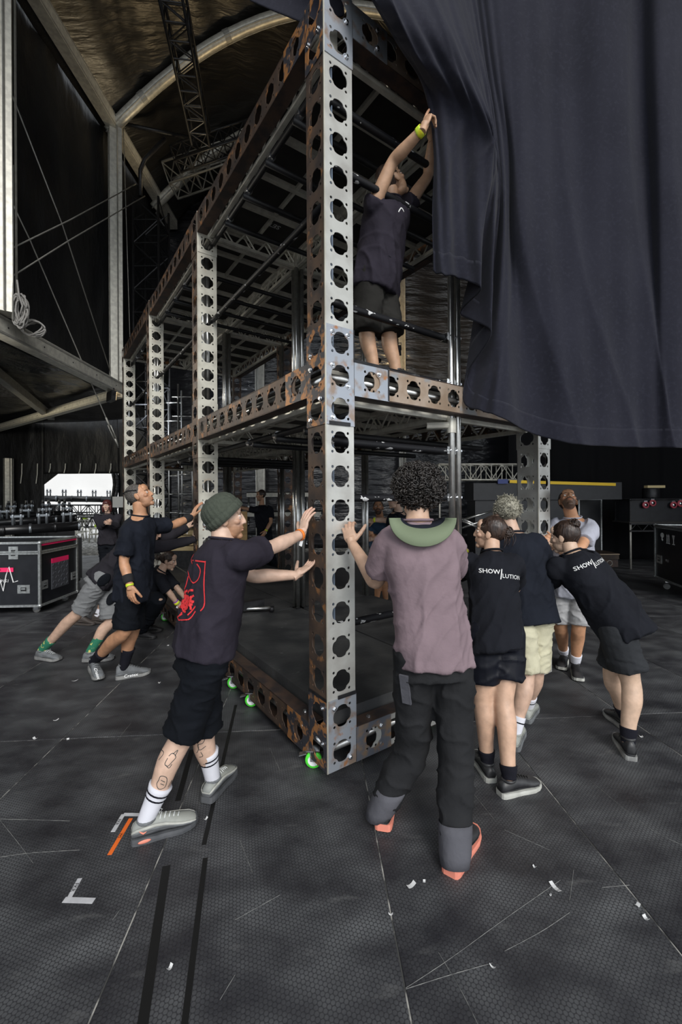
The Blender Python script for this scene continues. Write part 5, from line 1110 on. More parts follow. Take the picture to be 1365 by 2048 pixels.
# ================================================================ rigging overhead
def truss(name, a, b, wd, n, label, mat='blackmetal', r=.024, tri=False, up=(0, 0, 1), cat='truss'):
    a = np.asarray(a, float); b = np.asarray(b, float); d = nrm(b-a); x = np.cross(d, up)
    x = nrm(x) if np.linalg.norm(x) > .02 else RT; y = np.cross(x, d); t = thing(name, a, label, cat)
    cs = [(-1, -1), (1, -1), (1, 1), (-1, 1)] if not tri else [(-1, -1), (1, -1), (0, .8)]; m = len(cs)
    for (i, j) in cs:
        q = MB(); q.tube([a+(x*i+y*j)*wd/2, b+(x*i+y*j)*wd/2], r, 8); q.build('chord', M[mat], t, True)
    q = MB()
    for k in range(n):
        p0 = a+(b-a)*k/n; p1 = a+(b-a)*(k+1)/n
        for c in range(m):
            i, j = cs[c]; i2, j2 = cs[(c+1) % m]; o1 = (x*i+y*j)*wd/2; o2 = (x*i2+y*j2)*wd/2
            q.tube([p0+o1, p1+o2] if k % 2 else [p0+o2, p1+o1], r*.55, 6); q.tube([p0+o1, p0+o2], r*.55, 6)
    q.build('lacing_bars', M[mat], t, kind='stuff'); return t
truss('truss_tower', K(-4.72, 10.6, 0), K(-4.72, 10.6, 9.0), .62, 16, 'tall black lattice truss tower standing behind the farthest columns', r=.03)
truss('hanging_truss', K(-2.95, 6.9, 11.1), K(-3.4, 10.4, 10.5), .42, 12, 'black ceiling truss running back overhead from the top photo edge', r=.028)
truss('lighting_truss', P(340, 362, 12.0), P(520, 300, 12.0), .62, 7, 'gold-lit lighting truss hung across behind the truss tower', 'alud', r=.03)
truss('lighting_truss', P(350, 318, 11.0), P(520, 262, 11.0), .40, 7, 'dark upper lighting truss hung below the second roof arch', r=.026)
t = thing('tower_head_arm', P(236, 246, 10.1), 'dark slanting brace from the tent post head to the hanging truss', 'brace'); q = MB(); q.tube([P(236, 246, 10.1), P(410, 282, 11.2)], .05, 8); q.build('brace_tube', M['blackmetal'], t, True); q = MB(); q.tube([P(281, 392, 10.3), P(281, 340, 10.3), P(290, 318, 10.3), P(330, 278, 10.5)], .05, 8); q.build('knee_tube', M['blackmetal'], t, True)
def cable(pts, r, label, mat='alud', name='guy_cable', cat='cable'):
    q = MB(); q.tube([np.asarray(p) for p in pts], r, 6); return q.build(name, M[mat], None, True, label=label, category=cat)
M['rope'] = mk('grey_rope', (.32, .31, .29), (.22, .21, .20), .8, 0, sc=90)
cable([P(0, 128, 6.6), P(125, 450, 8.2), P(236, 790, 10.2)], .013, 'steel guy cable slanting down to the annex beam end')
cable([P(0, 355, 6.8), P(60, 480, 7.4), P(150, 690, 8.4), P(212, 835, 9.4), P(236, 890, 9.8)], .012, 'steel guy cable slanting down past the side beam to a turnbuckle')
cable([P(0, 508, 6.4), P(140, 440, 8.0), P(272, 368, 10.4)], .012, 'upper guy cable rising to the truss tower from the left edge')
cable([P(0, 568, 6.4), P(140, 480, 8.0), P(290, 392, 10.4)], .012, 'lower guy cable rising to the truss tower from the left edge')
cable([P(26, 330, 6.3), P(26, 640, 6.2)], .011, 'thin cable hanging beside the near tent post')
cable([P(246, 230, 10.2), P(254, 480, 10.2), P(262, 745, 10.2)], .01, 'thin cable hanging beside the tall tent post')
q = MB(); p0 = P(212, 835, 9.4); p1 = P(238, 895, 9.8); q.tube([p0, p0*.6+p1*.4], .02, 8); q.tube([p0*.3+p1*.7, p1], .02, 8); q.tube([p0*.75+p1*.25+RT*.03, p0*.15+p1*.85+RT*.03], .012, 6); q.tube([p0*.75+p1*.25-RT*.03, p0*.15+p1*.85-RT*.03], .012, 6); q.build('turnbuckle', M['alud'], None, True, label='rusty turnbuckle at the lower end of the slanting guy cable', category='turnbuckle')
# rope coil on the side beam
rg = np.random.RandomState(2); t = thing('rope_coil', P(45, 650, 6.35), 'grey rope coil hanging over the side beam by the near post', 'rope')
for k in range(9):
    c = P(40+rg.normal()*3, 622+rg.normal()*6, 6.25); q = MB(); q.tube([c+RT*(.07+.02*rg.rand())*math.cos(u)+UP*(.20+.03*rg.rand())*math.sin(u)+FW*.03*math.sin(u*2+k) for u in np.linspace(0, 6.28, 22)], .013, 6); q.build('rope_loop', M['rope'], t, True)
for k in range(5):
    c = P(62+k*2, 655+k, 6.5); q = MB(); q.tube([c+RT*(.16+.02*rg.rand())*math.cos(u)+UP*(.10+.02*rg.rand())*math.sin(u)+FW*.03*math.sin(u*2+k) for u in np.linspace(0, 6.28, 22)], .013, 6); q.build('rope_loop', M['rope'], t, True)
q = MB(); q.tube([P(34, 560, 6.2), P(38, 590, 6.2), P(45, 612, 6.2), P(40, 630, 6.2)], .013, 6); q.build('rope_tail', M['rope'], t, True)
# warm work lights, and added fill lamps for the set and rear tarpaulin
M['lampwarm'] = bpy.data.materials.new('lamp_warm'); M['lampwarm'].use_nodes = True; _b = M['lampwarm'].node_tree.nodes['Principled BSDF']; _b.inputs['Emission Color'].default_value = (1, .72, .36, 1); _b.inputs['Emission Strength'].default_value = 6
def work_or_fill(loc, tgt, energy, col, ang, label, size=.25):
    loc = np.asarray(loc, float); d = nrm(np.asarray(tgt)-loc); t = thing('work_or_fill_light', loc, label, 'work light'); x = nrm(np.cross(d, UP)); y = np.cross(x, d)
    q = MB(); q.obox(loc-d*.08, x*.16, y*.11, d*.05); q.build('housing', M['blackmetal'], t); q = MB(); q.obox(loc-d*.026, x*.14, y*.09, d*.004); q.build('lens', M['lampwarm'], t)
    q = MB(); q.tube([loc-d*.08+x*.17, loc-d*.08+x*.17+UP*.16, loc-d*.08-x*.17+UP*.16, loc-d*.08-x*.17], .01, 6); q.build('yoke', M['blackmetal'], t, True)
    L = bpy.data.lights.new('work_or_fill_lamp', 'SPOT'); L.energy = energy; L.color = col; L.spot_size = ang; L.spot_blend = .8; L.shadow_soft_size = size
    o = bpy.data.objects.new('work_or_fill_lamp', L); COL.objects.link(o); o.parent = t; o.location = tuple(d*.0); o.rotation_euler = Vector(tuple(d)).to_track_quat('-Z', 'Y').to_euler(); return t
work_or_fill(K(-.4, 11.6, 9.0), K(-1.6, 7.6, 13.2), 150, (1, .74, .40), 1.9, 'warm work light on the rear truss thrown up at the roof skin')
work_or_fill(K(-3.4, 11.2, 9.2), K(-5.0, 9.6, 11.5), 70, (1, .80, .50), 2.0, 'warm work light beside the truss tower aimed at the eaves')
work_or_fill(K(1.2, 9.4, 4.9), K(2.6, 13.8, 6.6), 700, (1, .70, .34), 1.1, 'warm work light behind the set aimed at the rear tarpaulin')
work_or_fill(K(-6.6, 6.0, 3.9), K(-.6, 5.4, 3.6), 300, (1, .94, .82), 1.5, 'neutral work light hung in the annex beyond the left photo edge, aimed at the set')  # added fill lamp out of view, lifts the deck undersides
work_or_fill(K(-5.12, 9.6, 3.95), K(-1.2, 13.8, 3.6), 700, (.85, .92, 1), 1.5, 'cool work light under the beam end beside the farthest column, aimed at the rear tarpaulin')  # invented lamp hidden behind the column, lights the rear tarpaulin
work_or_fill(K(-9.5, 9.5, 3.9), K(-8.2, 12.2, 4.2), 160, (1, .88, .62), 2.4, 'warm work light under the annex ceiling')

# ================================================================ flight cases
M['fixgrey2'] = mk('faded_stencil', (.06, .06, .06), None, .7); M['case'] = mk('black_case_laminate', (.006, .007, .010), (.010, .011, .015), .45, 0, sc=9); M['casetrim'] = mk('riveted_aluminium_edge', (.55, .57, .57), (.40, .42, .42), .38, .75, sc=30); M['pink'] = mk('neon_pink_tape', (.85, .02, .13), None, .5); M['chequer'] = mk('chequer_plate', (.20, .21, .24), None, .35, .7)
def flightcase(org, ux, uy, w_, dp, h, z0, label, lid=.16, extra=None, cat='flight case', wheels=True, trim='casetrim', name='flight_case'):
    """org = near bottom corner, ux/uy horizontal unit axes, faces -uy (front) and ux (side) seen"""
    org = np.asarray(org, float); ux = nrm(ux); uy = nrm(uy); t = thing(name, org*A(1, 1, 0), label, cat); o = org*A(1, 1, 0)+UP*z0
    B = lambda a, b_, c: o+ux*a+uy*b_+UP*c
    q = MB(); q.obox(B(w_/2, dp/2, (h-lid)/2), ux*w_/2, uy*dp/2, UP*((h-lid)/2-.002)); q.build('case_body', M['case'], t)
    q = MB(); q.obox(B(w_/2, dp/2, h-lid/2), ux*w_/2, uy*dp/2, UP*(lid/2-.003)); q.build('lid', M['case'], t)
    e = .016
    for a, b_ in ((0, 0), (w_, 0), (0, dp), (w_, dp)):
        q = MB(); q.obox(B(a, b_, h/2), ux*e, uy*e, UP*h/2); q.build('corner_edge', M[trim], t)
    for c in (0, h, h-lid-.014, h-lid+.014):
        for b_ in (0, dp):
            q = MB(); q.obox(B(w_/2, b_, c), ux*w_/2, uy*e, UP*(e if c in (0, h) else .011)); q.build('edge_rail', M[trim], t)
        for a in (0, w_):
            q = MB(); q.obox(B(a, dp/2, c), ux*e, uy*dp/2, UP*(e if c in (0, h) else .011)); q.build('edge_rail', M[trim], t)
    for a in (0, w_):
        for b_ in (0, dp):
            for c in (0, h):
                q = MB(); q.ball(B(a, b_, c), .03, 10, 7); q.build('ball_corner', M[trim], t, True)
    if wheels:
        for a in (.12, w_-.12):
            for b_ in (.12, dp-.12):
                q = MB(); q.lathe(B(a, b_, -z0+.05)-ux*.016, [(.05, 0), (.05, .032)], ux, 16); wo = q.build('castor_wheel', M['sole_grey'], t, True); q = MB(); q.obox(B(a, b_, -.04), ux*.024, uy*.03, UP*.04); q.build('castor_fork', M['zinc'], wo)
    return t, B, ux, uy
def butterfly(t, p, ux, up, n, w_=.055, h=.075):
    q = MB(); q.obox(p+n*.004, ux*w_, up*h, n*.004); o = q.build('catch', M['casetrim'], t); q = MB(); q.obox(p+n*.009, ux*w_*.45, up*h*.45, n*.003); q.build('catch_dish', M['blackmetal'], o)
    q = MB(); q.obox(p+n*.013+up*h*.1, ux*w_*.32, up*h*.2, n*.003); q.build('catch_wing', M['casetrim'], o)
# left case: near vertical edge seen at px 79, from py 1082 to 1208
c0 = G(79, 1226, 0); ux = nrm((G(150, 1190, 0)-c0)); fx = nrm(G(0, 1218, 0)-c0)
c0 = K(-4.32, 6.05, 0); ux = cf(-.05, 1.)
t, B, X2, Y2 = flightcase(c0, ux, nrm(np.cross(UP, ux)), .92, 1.6, .90, .125, 'black flight case with pink tape stripes and chequer plate on its end', .14)
# visible end (+)? the near face is the plane a=0..w at b=0 ; the long side is the plane a=0
nside = -Y2; nfront = -X2
q = MB(); q.obox(B(.475, -.003, .875), X2*.44, Y2*.004, UP*.022); q.build('tape_stripe', M['pink'], t)
q = MB(); q.obox(B(.47, -.004, .375), X2*.21, Y2*.004, UP*.20); cp = q.build('chequer_panel', M['chequer'], t)
for i in range(6):
    for j in range(6):
        q = MB(); s_ = 1 if (i+j) % 2 else -1; q.obox(B(.30+i*.068, -.009, .21+j*.066), (X2+UP*s_)*.018, (UP-X2*s_)*.006, Y2*.003); q.build('chequer_stud', M['chequer'], cp)
q = MB(); q.obox(B(.47, -.006, .60), X2*.21, Y2*.004, UP*.035); q.build('tape_stripe', M['pink'], t)
butterfly(t, B(.10, 0, .28), X2, UP, nside, .07, .06); butterfly(t, B(.83, 0, .28), X2, UP, nside, .07, .06)
butterfly(t, B(0, .36, .76), Y2, UP, nfront, .065, .09); butterfly(t, B(0, .22, .24), Y2, UP, nfront, .085, .06)
q = MB(); q.obox(B(-.005, .62, .52), Y2*.26, X2*.003, UP*.03); q.build('tape_stripe', M['pink'], t)
zz = [(.95, .40), (.86, .52), (.82, .42), (.74, .60), (.66, .78), (.58, .48), (.54, .36), (.50, .22), (.46, .44), (.42, .56), (.36, .34), (.30, .36)]
q = MB(); q.tube([B(-.006, a_, c_) for a_, c_ in zz], .008, 5); q.build('heartbeat_logo', M['print_white'], t)
placetext('case_lettering', 'HEAD', .055, B(-.010, .60, .52), -Y2, UP, M['tarpm'], t); placetext('case_lettering', 'Video 9151', .06, B(-.008, .56, .36), -Y2, UP, M['print_white'], t, 0, .2)
# right case with transport symbols
t, B, X2, Y2 = flightcase(K(5.65, 7.6, 0), cf(-.25, -.97), cf(.97, -.25), 1.15, .7, .92, .2, 'black LED flight case with stencilled umbrella, arrows and glass symbols at the right edge', .02)
q = MB(); q.ell(B(.26, -.003, .76), X2*.065, UP*.045, Y2*.003); q.tube([B(.26, -.004, .76), B(.26, -.004, .68), B(.275, -.004, .67), B(.29, -.004, .69)], .007, 5); q.build('umbrella_symbol', M['print_white'], t)
for a_ in (.43, .49):
    q = MB(); q.obox(B(a_, -.003, .71), X2*.009, Y2*.002, UP*.06); q.add([B(a_-.025, -.004, .76), B(a_+.025, -.004, .76), B(a_, -.004, .80)], [(0, 1, 2)]); q.build('arrow_symbol', M['print_white'], t)
q = MB(); q.obox(B(.46, -.003, .64), X2*.06, Y2*.002, UP*.007); q.build('symbol_bar', M['print_white'], t)
q = MB(); q.add([B(.60, -.004, .79), B(.69, -.004, .79), B(.665, -.004, .72), B(.625, -.004, .72)], [(0, 1, 2, 3)]); q.obox(B(.645, -.004, .68), X2*.008, Y2*.002, UP*.04); q.obox(B(.645, -.004, .64), X2*.035, Y2*.002, UP*.007); q.build('glass_symbol', M['print_white'], t)
butterfly(t, B(.15, 0, .33), X2, UP, -Y2, .09, .07); placetext('case_lettering', 'PRO', .06, B(.43, -.005, .34), X2, UP, M['print_white'], t, 0, .2); placetext('case_lettering', 'LED IS TILE', .085, B(.55, -.005, .10), X2, UP, M['fixgrey2'], t)
# tall road case, bench and long case behind it
flightcase(K(5.85, 10.4, 0), cf(1, 0), cf(0, 1), .55, .5, 1.5, .1, 'tall dark road case with chrome edges standing behind the brown riser', .02, wheels=False)
t = thing('lattice_bench', K(6.45, 9.5, 0), 'dark lattice-edged bench carrying the long black road case', 'bench')
q = MB(); q.obox(K(7.3, 9.75, 1.05), RT*.85, FW*.3, UP*.012); q.build('bench_top', M['ply'], t); q = MB(); lattice(q, K(6.47, 9.46, 0), K(8.15, 9.46, 0), .86, 1.02, 6, .03, .008); q.build('lattice_edge', M['blackmetal'], t)
for a_ in (6.49, 8.12):
    q = MB(); q.tube([K(a_, 9.48, 0), K(a_, 9.48, 1.03)], .022, 8); q.build('bench_leg', M['alud'], t, True)
flightcase(K(6.5, 9.5, 0), cf(1, 0), cf(0, 1), 1.6, .5, .5, 1.064, 'long black road case with pink castors, standing on the lattice bench', .02, wheels=False, trim='blackmetal')
M['pinkwheel'] = mk('pink_red_castor', (.35, .05, .07), None, .5)
for i, (px, py) in enumerate([(1292, 1010), (1306, 1006), (1348, 1010), (1362, 1007)]):
    c0 = P(px, py, 9.44); t = thing('castor', c0, 'pink-red castor fixed to the long black road case, %s from the left' % ['first', 'second', 'third', 'fourth'][i], 'castor', 'pink castors on the long road case')
    q = MB(); q.lathe(c0-FW*.020, [(.06, 0), (.075, .004), (.075, .036), (.06, .04)], FW, 18); q.build('wheel', M['pinkwheel'], t, True); q = MB(); q.lathe(c0-FW*.022, [(.04, 0), (.04, .044)], FW, 14); q.build('hub', M['zinc'], t, True); q = MB(); q.obox(c0+UP*.06+FW*.02, RT*.035, FW*.03, UP*.035); q.build('fork', M['zinc'], t)
q = MB(); q.lathe(K(7.15, 9.75, 1.566), [(.16, 0), (.17, .05), (.17, .24), (.15, .26)], UP, 20); q.build('cable_drum', M['blackmetal'], None, True, label='black drum standing on the long black road case', category='drum')
q = MB(); q.obox(K(7.2, 9.7, 1.855), RT*.2, FW*.06, UP*.028); q.build('gold_strip', mk('pale_gold', (.62, .50, .26), None, .5), None, label='pale gold offcut lying on the black drum', category='offcut')
# brown platform with perforated skirt
t = thing('brown_riser', K(5.4, 8.9, 0), 'low dark brown riser with round holes in its skirt behind the leaning woman', 'riser'); M['riserbrown'] = mk('dark_brown_board', (.045, .026, .016), (.03, .018, .012), .5, 0, sc=3, stretch=(1, 6, 1)); RL = 5.05
q = MB(); q.obox(K(RL, 9.15, .42), RT*.78, FW*.28, UP*.02); q.build('board_top', M['riserbrown'], t)
q = MB(); q.obox(K(RL, 8.88, .36), RT*.78, FW*.012, UP*.04); q.build('fascia', M['riserbrown'], t)
q = MB(); q.obox(K(RL, 8.86, .425), RT*.78, FW*.012, UP*.007); q.build('edge_trim', mk('tan_edge', (.42, .32, .22), None, .5), t)
q = MB(); q.obox(K(RL, 8.92, .235), RT*.78, FW*.02, UP*.085); q.build('skirt', M['dbrown'], t)
for k in range(5):
    q = MB(); q.lathe(K(RL-.6+k*.3, 8.90, .235), [(.05, 0), (.06, 0), (.06, .006), (.05, .006)], -FW, 18, False); q.build('skirt_hole_ring', M['alud'], t)
for a_ in (RL-.65, RL+.65):
    for b_ in (8.98, 9.3):
        q = MB(); q.lathe(K(a_, b_, .06), [(.06, -.018), (.06, .018)], RT, 16); q.build('castor_wheel', M['sole_black'], t, True); q = MB(); q.obox(K(a_, b_, .12), RT*.03, FW*.03, UP*.07); q.build('castor_fork', M['blackmetal'], t)
# big dark counter with yellow tape along its edge
t = thing('dark_counter', K(3.8, 9.2, 0), 'high dark counter edged with yellow tape behind the bearded man', 'counter')
q = MB(); q.obox(K(4.6, 9.75, 1.76), RT*1.65, FW*.35, UP*.19); q.build('counter_box', M['case'], t); q = MB(); q.obox(K(4.0, 9.75, .78), RT*1.0, FW*.3, UP*.78); q.build('counter_base', M['case'], t)
q = MB(); a_ = P(1020, 963, 9.38); b_ = P(1232, 969, 9.38); q.beam(a_, b_, .02, .065); q.build('yellow_tape', mk('yellow_tape', (.85, .55, .01), None, .5), t)
q = MB(); q.obox(P(1006, 963, 9.36), RT*.11, FW*.02, UP*.05); q.build('blue_block', mk('blue_block', (.01, .03, .18), None, .4), t)

# ================================================================ background gear
# barricade trolleys behind the set
def trolley(px0, px1, py, d, label, legs=3):
    t = thing('stage_deck_trolley', P(px0, py, d)*A(1, 1, 0), label, 'trolley'); z = P(px0, py, d)[2]; a_ = P(px0, py, d); b_ = P(px1, py, d); a_[2] = b_[2] = z
    q = MB(); q.beam(a_, b_, .05, .09); q.build('rail', M['alu'], t); q = MB(); q.beam(a_-UP*.0+FW*.55, b_+FW*.55, .05, .09); q.build('rail', M['alu'], t); q = MB(); q.obox((a_+b_)/2+FW*.28+UP*.06, (b_-a_)/2, FW*.3, UP*.012); q.build('board', M['ply'], t)
    for k in range(legs):
        p = a_+(b_-a_)*((k+.12)/legs); q = MB(); q.tube([p, p-UP*(min(z, .72)-.08)], .022, 8); lg = q.build('leg', M['tube'], t, True); q = MB(); q.lathe(p-UP*(min(z, .72)-.06)-RT*.015, [(.05, 0), (.05, .03)], RT, 12); q.build('castor_wheel', M['zinc'], lg, True)
    return t
trolley(494, 640, 990, 9.6, 'upper aluminium deck trolley with castors behind the man in black', 5); trolley(490, 640, 1029, 9.4, 'lower aluminium deck trolley with castors behind the man in black', 5)
boxbeam('rear_post', K(-2.55, 13.4, 0), K(-2.55, 13.4, 8), .26, .2, 'grey aluminium post in front of the crinkled rear tarpaulin', 'alud', 0, 'post')
boxbeam('rear_post', K(1.95, 13.3, 0), K(1.95, 13.3, 9), .16, .16, 'thin post in front of the gold-lit rear tarpaulin', 'alud', 0, 'post')
t = truss('ground_truss', P(875, 945, 10.5), P(1040, 945, 10.5), .38, 8, 'bright aluminium truss lying level before the rear tarpaulin', 'alu', .022)
q = MB(); q.tube([P(1000, 962, 10.5), P(1000, 1096, 10.5)], .022, 8); q.build('truss_leg', M['alu'], t, True); q = MB(); q.tube([P(880, 962, 10.5), P(880, 1096, 10.5)], .022, 8); q.build('truss_leg', M['alu'], t, True)
for i, (a_, b_) in enumerate([((925, 1040), (985, 1022)), ((925, 1056), (970, 1040)), ((925, 1038), (958, 1052)), ((925, 1042), (958, 1056))]):
    q = MB(); q.tube([P(*a_, 8.5), P(*b_, 8.5)], .022, 8); q.build('crossed_tube', M['tube'], None, True, label='bright crossed tube behind the grey-haired man, %s of four' % ['upper', 'lower', 'upper falling', 'lower falling'][i], category='tube', group='crossed tubes leaning at the rear')
# plywood offcut between beanie man and the set
q = MB(); q.obox(P(484, 1056, 6.6), RT*.085, FW*.012, UP*.26); q.build('plywood_board', mk('raw_plywood', (.48, .30, .12), (.38, .23, .09), .6, 0, sc=5, stretch=(1, 1, 8)), None, label='upright raw plywood board behind the face of the beanie man', category='board')
t = thing('plywood_stack', K(-3.15, 8.3, .335), 'stack of plywood sheets on the base deck behind the crouching woman', 'plywood'); M['plywood2'] = mk('pale_ply', (.50, .38, .20), (.40, .29, .14), .6, 0, sc=3)
for k in range(4):
    q = MB(); q.obox(K(-3.15+.03*k, 8.3, .70+k*.1), RT*.42, FW*.3, UP*.042); q.build('plywood_sheet', M['plywood2'], t)
q = MB(); q.obox(K(-3.15, 8.3, .495), RT*.4, FW*.28, UP*.158); q.build('pallet_block', M['blackmetal'], t)
# scaffold ladder frames seen between the left columns
for i, (px, d_) in enumerate([(352, 10.4), (372, 9.8)]):
    t = thing('scaffold_frame', P(px, 1060, d_)*A(1, 1, 0), 'grey scaffold ladder frame seen between the left columns, %s one' % ['farther', 'nearer'][i], 'scaffold frame')
    for dx in (-.16, .16):
        q = MB(); b_ = P(px, 1060, d_)*A(1, 1, 0)+RT*dx; q.tube([b_, b_+UP*4.3], .022, 8); q.build('upright', M['tube'], t, True)
    for k in range(9):
        q = MB(); b_ = P(px, 1060, d_)*A(1, 1, 0)+UP*(.4+k*.45); q.tube([b_-RT*.3, b_+RT*.16], .018, 8); q.build('rung', M['tube'], t, True)
# floor-standing jack inside the base deck
t = thing('pallet_jack_bar', G(480, 1215, .335), 'black jack bracket with long steel handle lying on the base deck', 'jack'); c0 = G(505, 1222, .335)
q = MB(); q.obox(c0+UP*.075, X_*.13, Y_*.05, UP*.05); q.build('bracket', M['blackmetal'], t); q = MB(); q.tube([c0+RT*-.22+UP*.04-FW*.08, c0+RT*.24+UP*.05-FW*.06], .022, 8); q.build('axle', M['tube'], t, True)
for k in (-.24, .24):
    q = MB(); q.lathe(c0+RT*k+UP*.04-FW*.07, [(.035, -.02), (.035, .02)], RT, 12); q.build('axle_wheel', M['blackmetal'], t, True)
q = MB(); q.tube([c0-RT*.13+UP*.09, G(440, 1188, .4), P(350, 1132, 6.6)], .012, 8); q.build('handle', M['tube'], t, True)

# ---------------------------------------------------------------- pixel-bar fixtures on dollies (left), and gear outside
M['fixture'] = mk('satin_black_fixture', (.010, .010, .011), None, .3); M['fixgrey'] = mk('grey_fitting', (.25, .27, .29), None, .35, .7)
def fixture_bar(a_, b_, label, posts=5, r=.085):
    a_ = np.asarray(a_); b_ = np.asarray(b_); t = thing('fixture_bar', a_*A(1, 1, 0), label, 'light bar', 'black light bars on dollies'); d = nrm(b_-a_); x = nrm(np.cross(d, UP))
    q = MB(); q.beam(a_, b_, r*1.6, r*2); q.build('tube_body', M['fixture'], t, True)
    for k in range(posts+1):
        p = a_+(b_-a_)*k/posts; q = MB(); q.lathe(p-d*.02, [(r*1.15, 0), (r*1.15, .04)], d, 14); q.build('end_ring', M['fixgrey'] if k % 2 else M['fixture'], t, True)
    for k in range(posts):
        p = a_+(b_-a_)*(k+.5)/posts
        for s_ in (-.06, .06):
            q = MB(); q.tube([p+d*s_+UP*r, p+d*s_+UP*(r+.30)], .026, 8); po = q.build('bracket_post', M['fixgrey'], t, True); q = MB(); q.lathe(p+d*s_+UP*(r+.20), [(.036, 0), (.036, .05)], UP, 10); q.build('post_clamp', M['fixture'], po, True)
        q = MB(); q.obox(p+UP*(r+.16), d*.1, x*.02, UP*.02); q.build('bracket_bar', M['fixgrey'], t)
    for k in (0, 1):
        p = a_+(b_-a_)*(.12+.76*k); q = MB(); q.obox(p-UP*(p[2]/2+r*.5), d*.25, x*.3, UP*(p[2]/2-r*.5-.12)); q.build('dolly', M['fixture'], t)
        for s_ in (-.2, .2):
            q = MB(); q.lathe(p*A(1, 1, 0)+d*s_+UP*.055, [(.055, -.02), (.055, .02)], x, 12); q.build('dolly_wheel', M['sole_grey'], t, True)
    return t
fixture_bar(P(-110, 1068, 7.2), P(158, 1052, 8.4), 'nearest black light bar on dolly behind the pink-taped case', 5)
fixture_bar(P(-110, 1052, 8.6), P(152, 1036, 9.8), 'middle black light bar on dolly behind the pink-taped case', 6, .075)
fixture_bar(P(-110, 1038, 10.0), P(140, 1026, 11.4), 'farthest black light bar on dolly behind the pink-taped case', 7, .075)
t = fixture_bar(P(82, 997, 18.5), P(232, 999, 19.5), 'black light bar outside the doorway against the pale sky', 5, .13)
for i, (x0, x1, y, d_) in enumerate([(84, 235, 1020, 18.0), (84, 180, 1034, 19.6), (150, 236, 1044, 17.4)]):
    truss('outdoor_truss', P(x0, y, d_), P(x1, y, d_), .42, 9, 'black truss outside the doorway, %s' % ['topmost just under the light bar', 'left one beside the dollies', 'lowest on the right'][i], r=.028)
for i, (px, py, d_) in enumerate([(150, 1062, 16.6), (168, 1046, 17.6), (196, 1062, 16.2)]):
    t = thing('equipment_stand', P(px, py, d_)*A(1, 1, 0), 'pale metal stand with lime marker outside the doorway, %s' % ['left one', 'middle one', 'right one'][i], 'stand'); b_ = P(px, py, d_)*A(1, 1, 0); hh = P(px, py, d_)[2]+.15
    for dx, dy in ((-.22, -.2), (.22, -.2), (-.22, .2), (.22, .2)):
        q = MB(); q.tube([b_+RT*dx+FW*dy, b_+RT*dx*.8+FW*dy+UP*hh], .025, 6); q.build('stand_leg', M['alu'], t, True)
    for z in (.3, hh-.05):
        q = MB(); q.obox(b_+UP*z, RT*.24, FW*.22, UP*.02); q.build('stand_shelf', M['alu'], t)
    q = MB(); q.obox(b_+UP*(hh+.05), RT*.1, FW*.06, UP*.05); q.build('lime_marker', mk('lime', (.55, .80, .05), None, .5) if i == 0 else bpy.data.materials['lime'], t)
M['skyback'] = mk('pale_sky_backdrop', (.62, .61, .60), (.58, .57, .56), .8, 0, sc=.5)
q = MB(); q.obox(K(-16, 34, 3.4), RT*14, FW*.1, UP*3.5); q.build('sky_backdrop', M['skyback'], None, kind='structure')  # added pale panel standing in for the sky beyond the doorway
q = MB(); q.obox(P(240, 1004, 14.9), RT*.26, FW*.004, UP*.19); q.build('paper_notice', M['white'], None, label='white paper notice on the tarp beside the doorway', category='notice')
# ---------------------------------------------------------------- marks and scraps on the floor
M['tapew'] = mk('white_gaffer', (.56, .56, .58), (.48, .48, .50), .8, 0, sc=20); M['tapeo'] = mk('orange_gaffer', (.85, .16, .02), None, .75); M['tapeb'] = mk('black_gaffer', (.009, .009, .009), None, .6, spec=.3)
def strip(a_, b_, w_, mat, name, label, z=.0012, parent=None):
    a_ = G(*a_); b_ = G(*b_); d = nrm(b_-a_); x = nrm(np.cross(UP, d))*w_/2; q = MB(); q.loft([[a_-x+UP*.0002, a_+x+UP*.0002, a_+x+UP*z, a_-x+UP*z], [b_-x+UP*.0002, b_+x+UP*.0002, b_+x+UP*z, b_-x+UP*z]])
    return q.build(name, M[mat], parent, **({} if parent else dict(label=label, category='tape')))
t = thing('tape_mark', G(240, 1640), 'white L-shaped spike tape lettered FKR at the heel of the beanie man', 'tape'); strip((247, 1629), (300, 1630), .021, 'tapew', 'tape_strip', '', parent=t); strip((247, 1629), (226, 1664), .021, 'tapew', 'tape_strip', '', .0018, t)
xd = nrm(G(229, 1658)-G(243, 1634)); placetext('tape_lettering', 'FKR', .024, G(236, 1645)+UP*.0030, xd, np.cross(UP, xd), M['tapeb'], t)
t = thing('tape_mark', G(150, 1790), 'white L-shaped spike tape lettered FKR alone on the near left floor', 'tape'); strip((160, 1757), (138, 1797), .019, 'tapew', 'tape_strip', '', parent=t); strip((128, 1800), (188, 1802), .024, 'tapew', 'tape_strip', '', .0018, t)
xd = nrm(G(146, 1782)-G(153, 1770)); placetext('tape_lettering', 'FKR', .024, G(149, 1776)+UP*.0030, xd, np.cross(UP, xd), M['tapeb'], t)
t = thing('tape_strip', G(240, 1670), 'orange spike tape strip at the heel of the beanie man', 'tape'); strip((262, 1637), (219, 1710), .020, 'tapeo', 'tape_strip', '', parent=t); xd = nrm(G(236, 1680)-G(244, 1667)); placetext('tape_lettering', 'WS', .020, G(241, 1672)+UP*.0030, xd, np.cross(UP, xd), M['tapeb'], t)
strip((333, 1732), (284, 2060), .034, 'tapeb', 'black_tape_run', 'left black tape run across the near floor'); strip((411, 1716), (368, 2060), .022, 'tapeb', 'black_tape_run', 'right black tape run across the near floor')
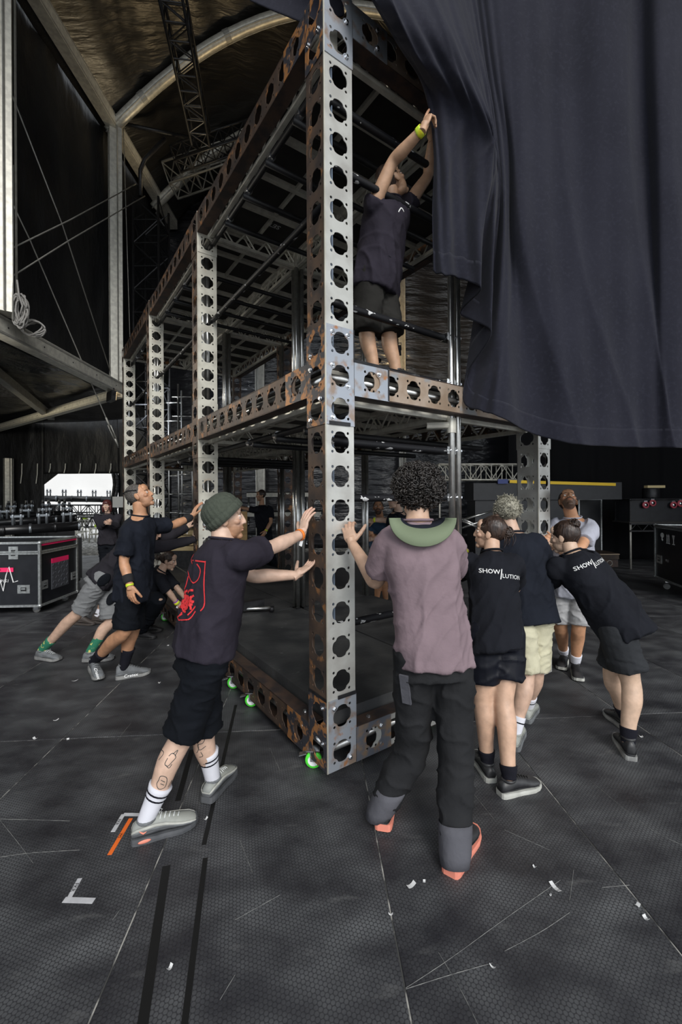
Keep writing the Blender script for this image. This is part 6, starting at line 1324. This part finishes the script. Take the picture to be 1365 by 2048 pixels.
strip((384, 1500), (356, 1602), .030, 'tapeb', 'black_tape_run', 'short black tape run between the feet of the beanie man'); strip((472, 1410), (408, 1690), .022, 'tapeb', 'black_tape_run', 'long black tape run leading back from the rear foot of the beanie man')
M['scrap'] = mk('paper_scrap', (.62, .62, .62), None, .9)
SCR = [(823, 1772, .06, .022, 'white tape scrap near the right heel of the curly-haired man'), (1111, 1776, .07, .024, 'curled white tape scrap at the near right floor'), (1101, 1791, .015, .012, 'tiny white scrap below the curled tape scrap'), (849, 1765, .016, .014, 'tiny round scrap beside the coral-soled shoe'), (70, 1478, .05, .02, 'pale scrap on the left floor behind the beanie man'), (112, 1441, .05, .012, 'thin pale scrap on the far left floor seam'), (136, 1480, .03, .02, 'bluish scrap on the left floor'), (319, 1366, .03, .03, 'small white square scrap behind the thigh of the beanie man'), (336, 1292, .03, .025, 'small white scrap left of the beanie man hip'), (1283, 1474, .03, .02, 'small pale scrap by the boots of the leaning woman'), (412, 1639, .03, .012, 'pale scrap below the rear shoe of the beanie man'), (1070, 1735, .02, .014, 'yellow-green scrap on the near right floor'), (1276, 1812, .03, .018, 'pale chip in the far right floor seam'), (1293, 1838, .03, .02, 'second pale chip in the far right floor seam'), (782, 1830, .025, .008, 'thin chip on the middle floor seam'), (340, 1937, .03, .015, 'pale chip low on the left floor near the black tape'), (986, 1935, .03, .008, 'thin white sliver low on the right floor'), (150, 1362, .07, .012, 'white hooked tape scrap before the safety shoes')]
for i, (x, y, l, w_, lb) in enumerate(SCR):
    c0 = G(x, y); l *= .7; w_ *= .75; an = 1.3*i; d = A(math.cos(an), math.sin(an), 0); s_ = A(-math.sin(an), math.cos(an), 0); q = MB()
    q.loft([[c0+d*l*(u-.5)-s_*w_/2+UP*(.0008+.006*(u*2-1)**2), c0+d*l*(u-.5)+s_*w_/2+UP*(.0008+.008*(u*2-1)**2), c0+d*l*(u-.5)+s_*w_/2+UP*(.0018+.008*(u*2-1)**2), c0+d*l*(u-.5)-s_*w_/2+UP*(.0018+.006*(u*2-1)**2)] for u in (0, .25, .5, .75, 1)])
    q.build('floor_scrap', M['scrap'], None, label=lb, category='scrap', group='scraps of tape and paper on the stage floor')
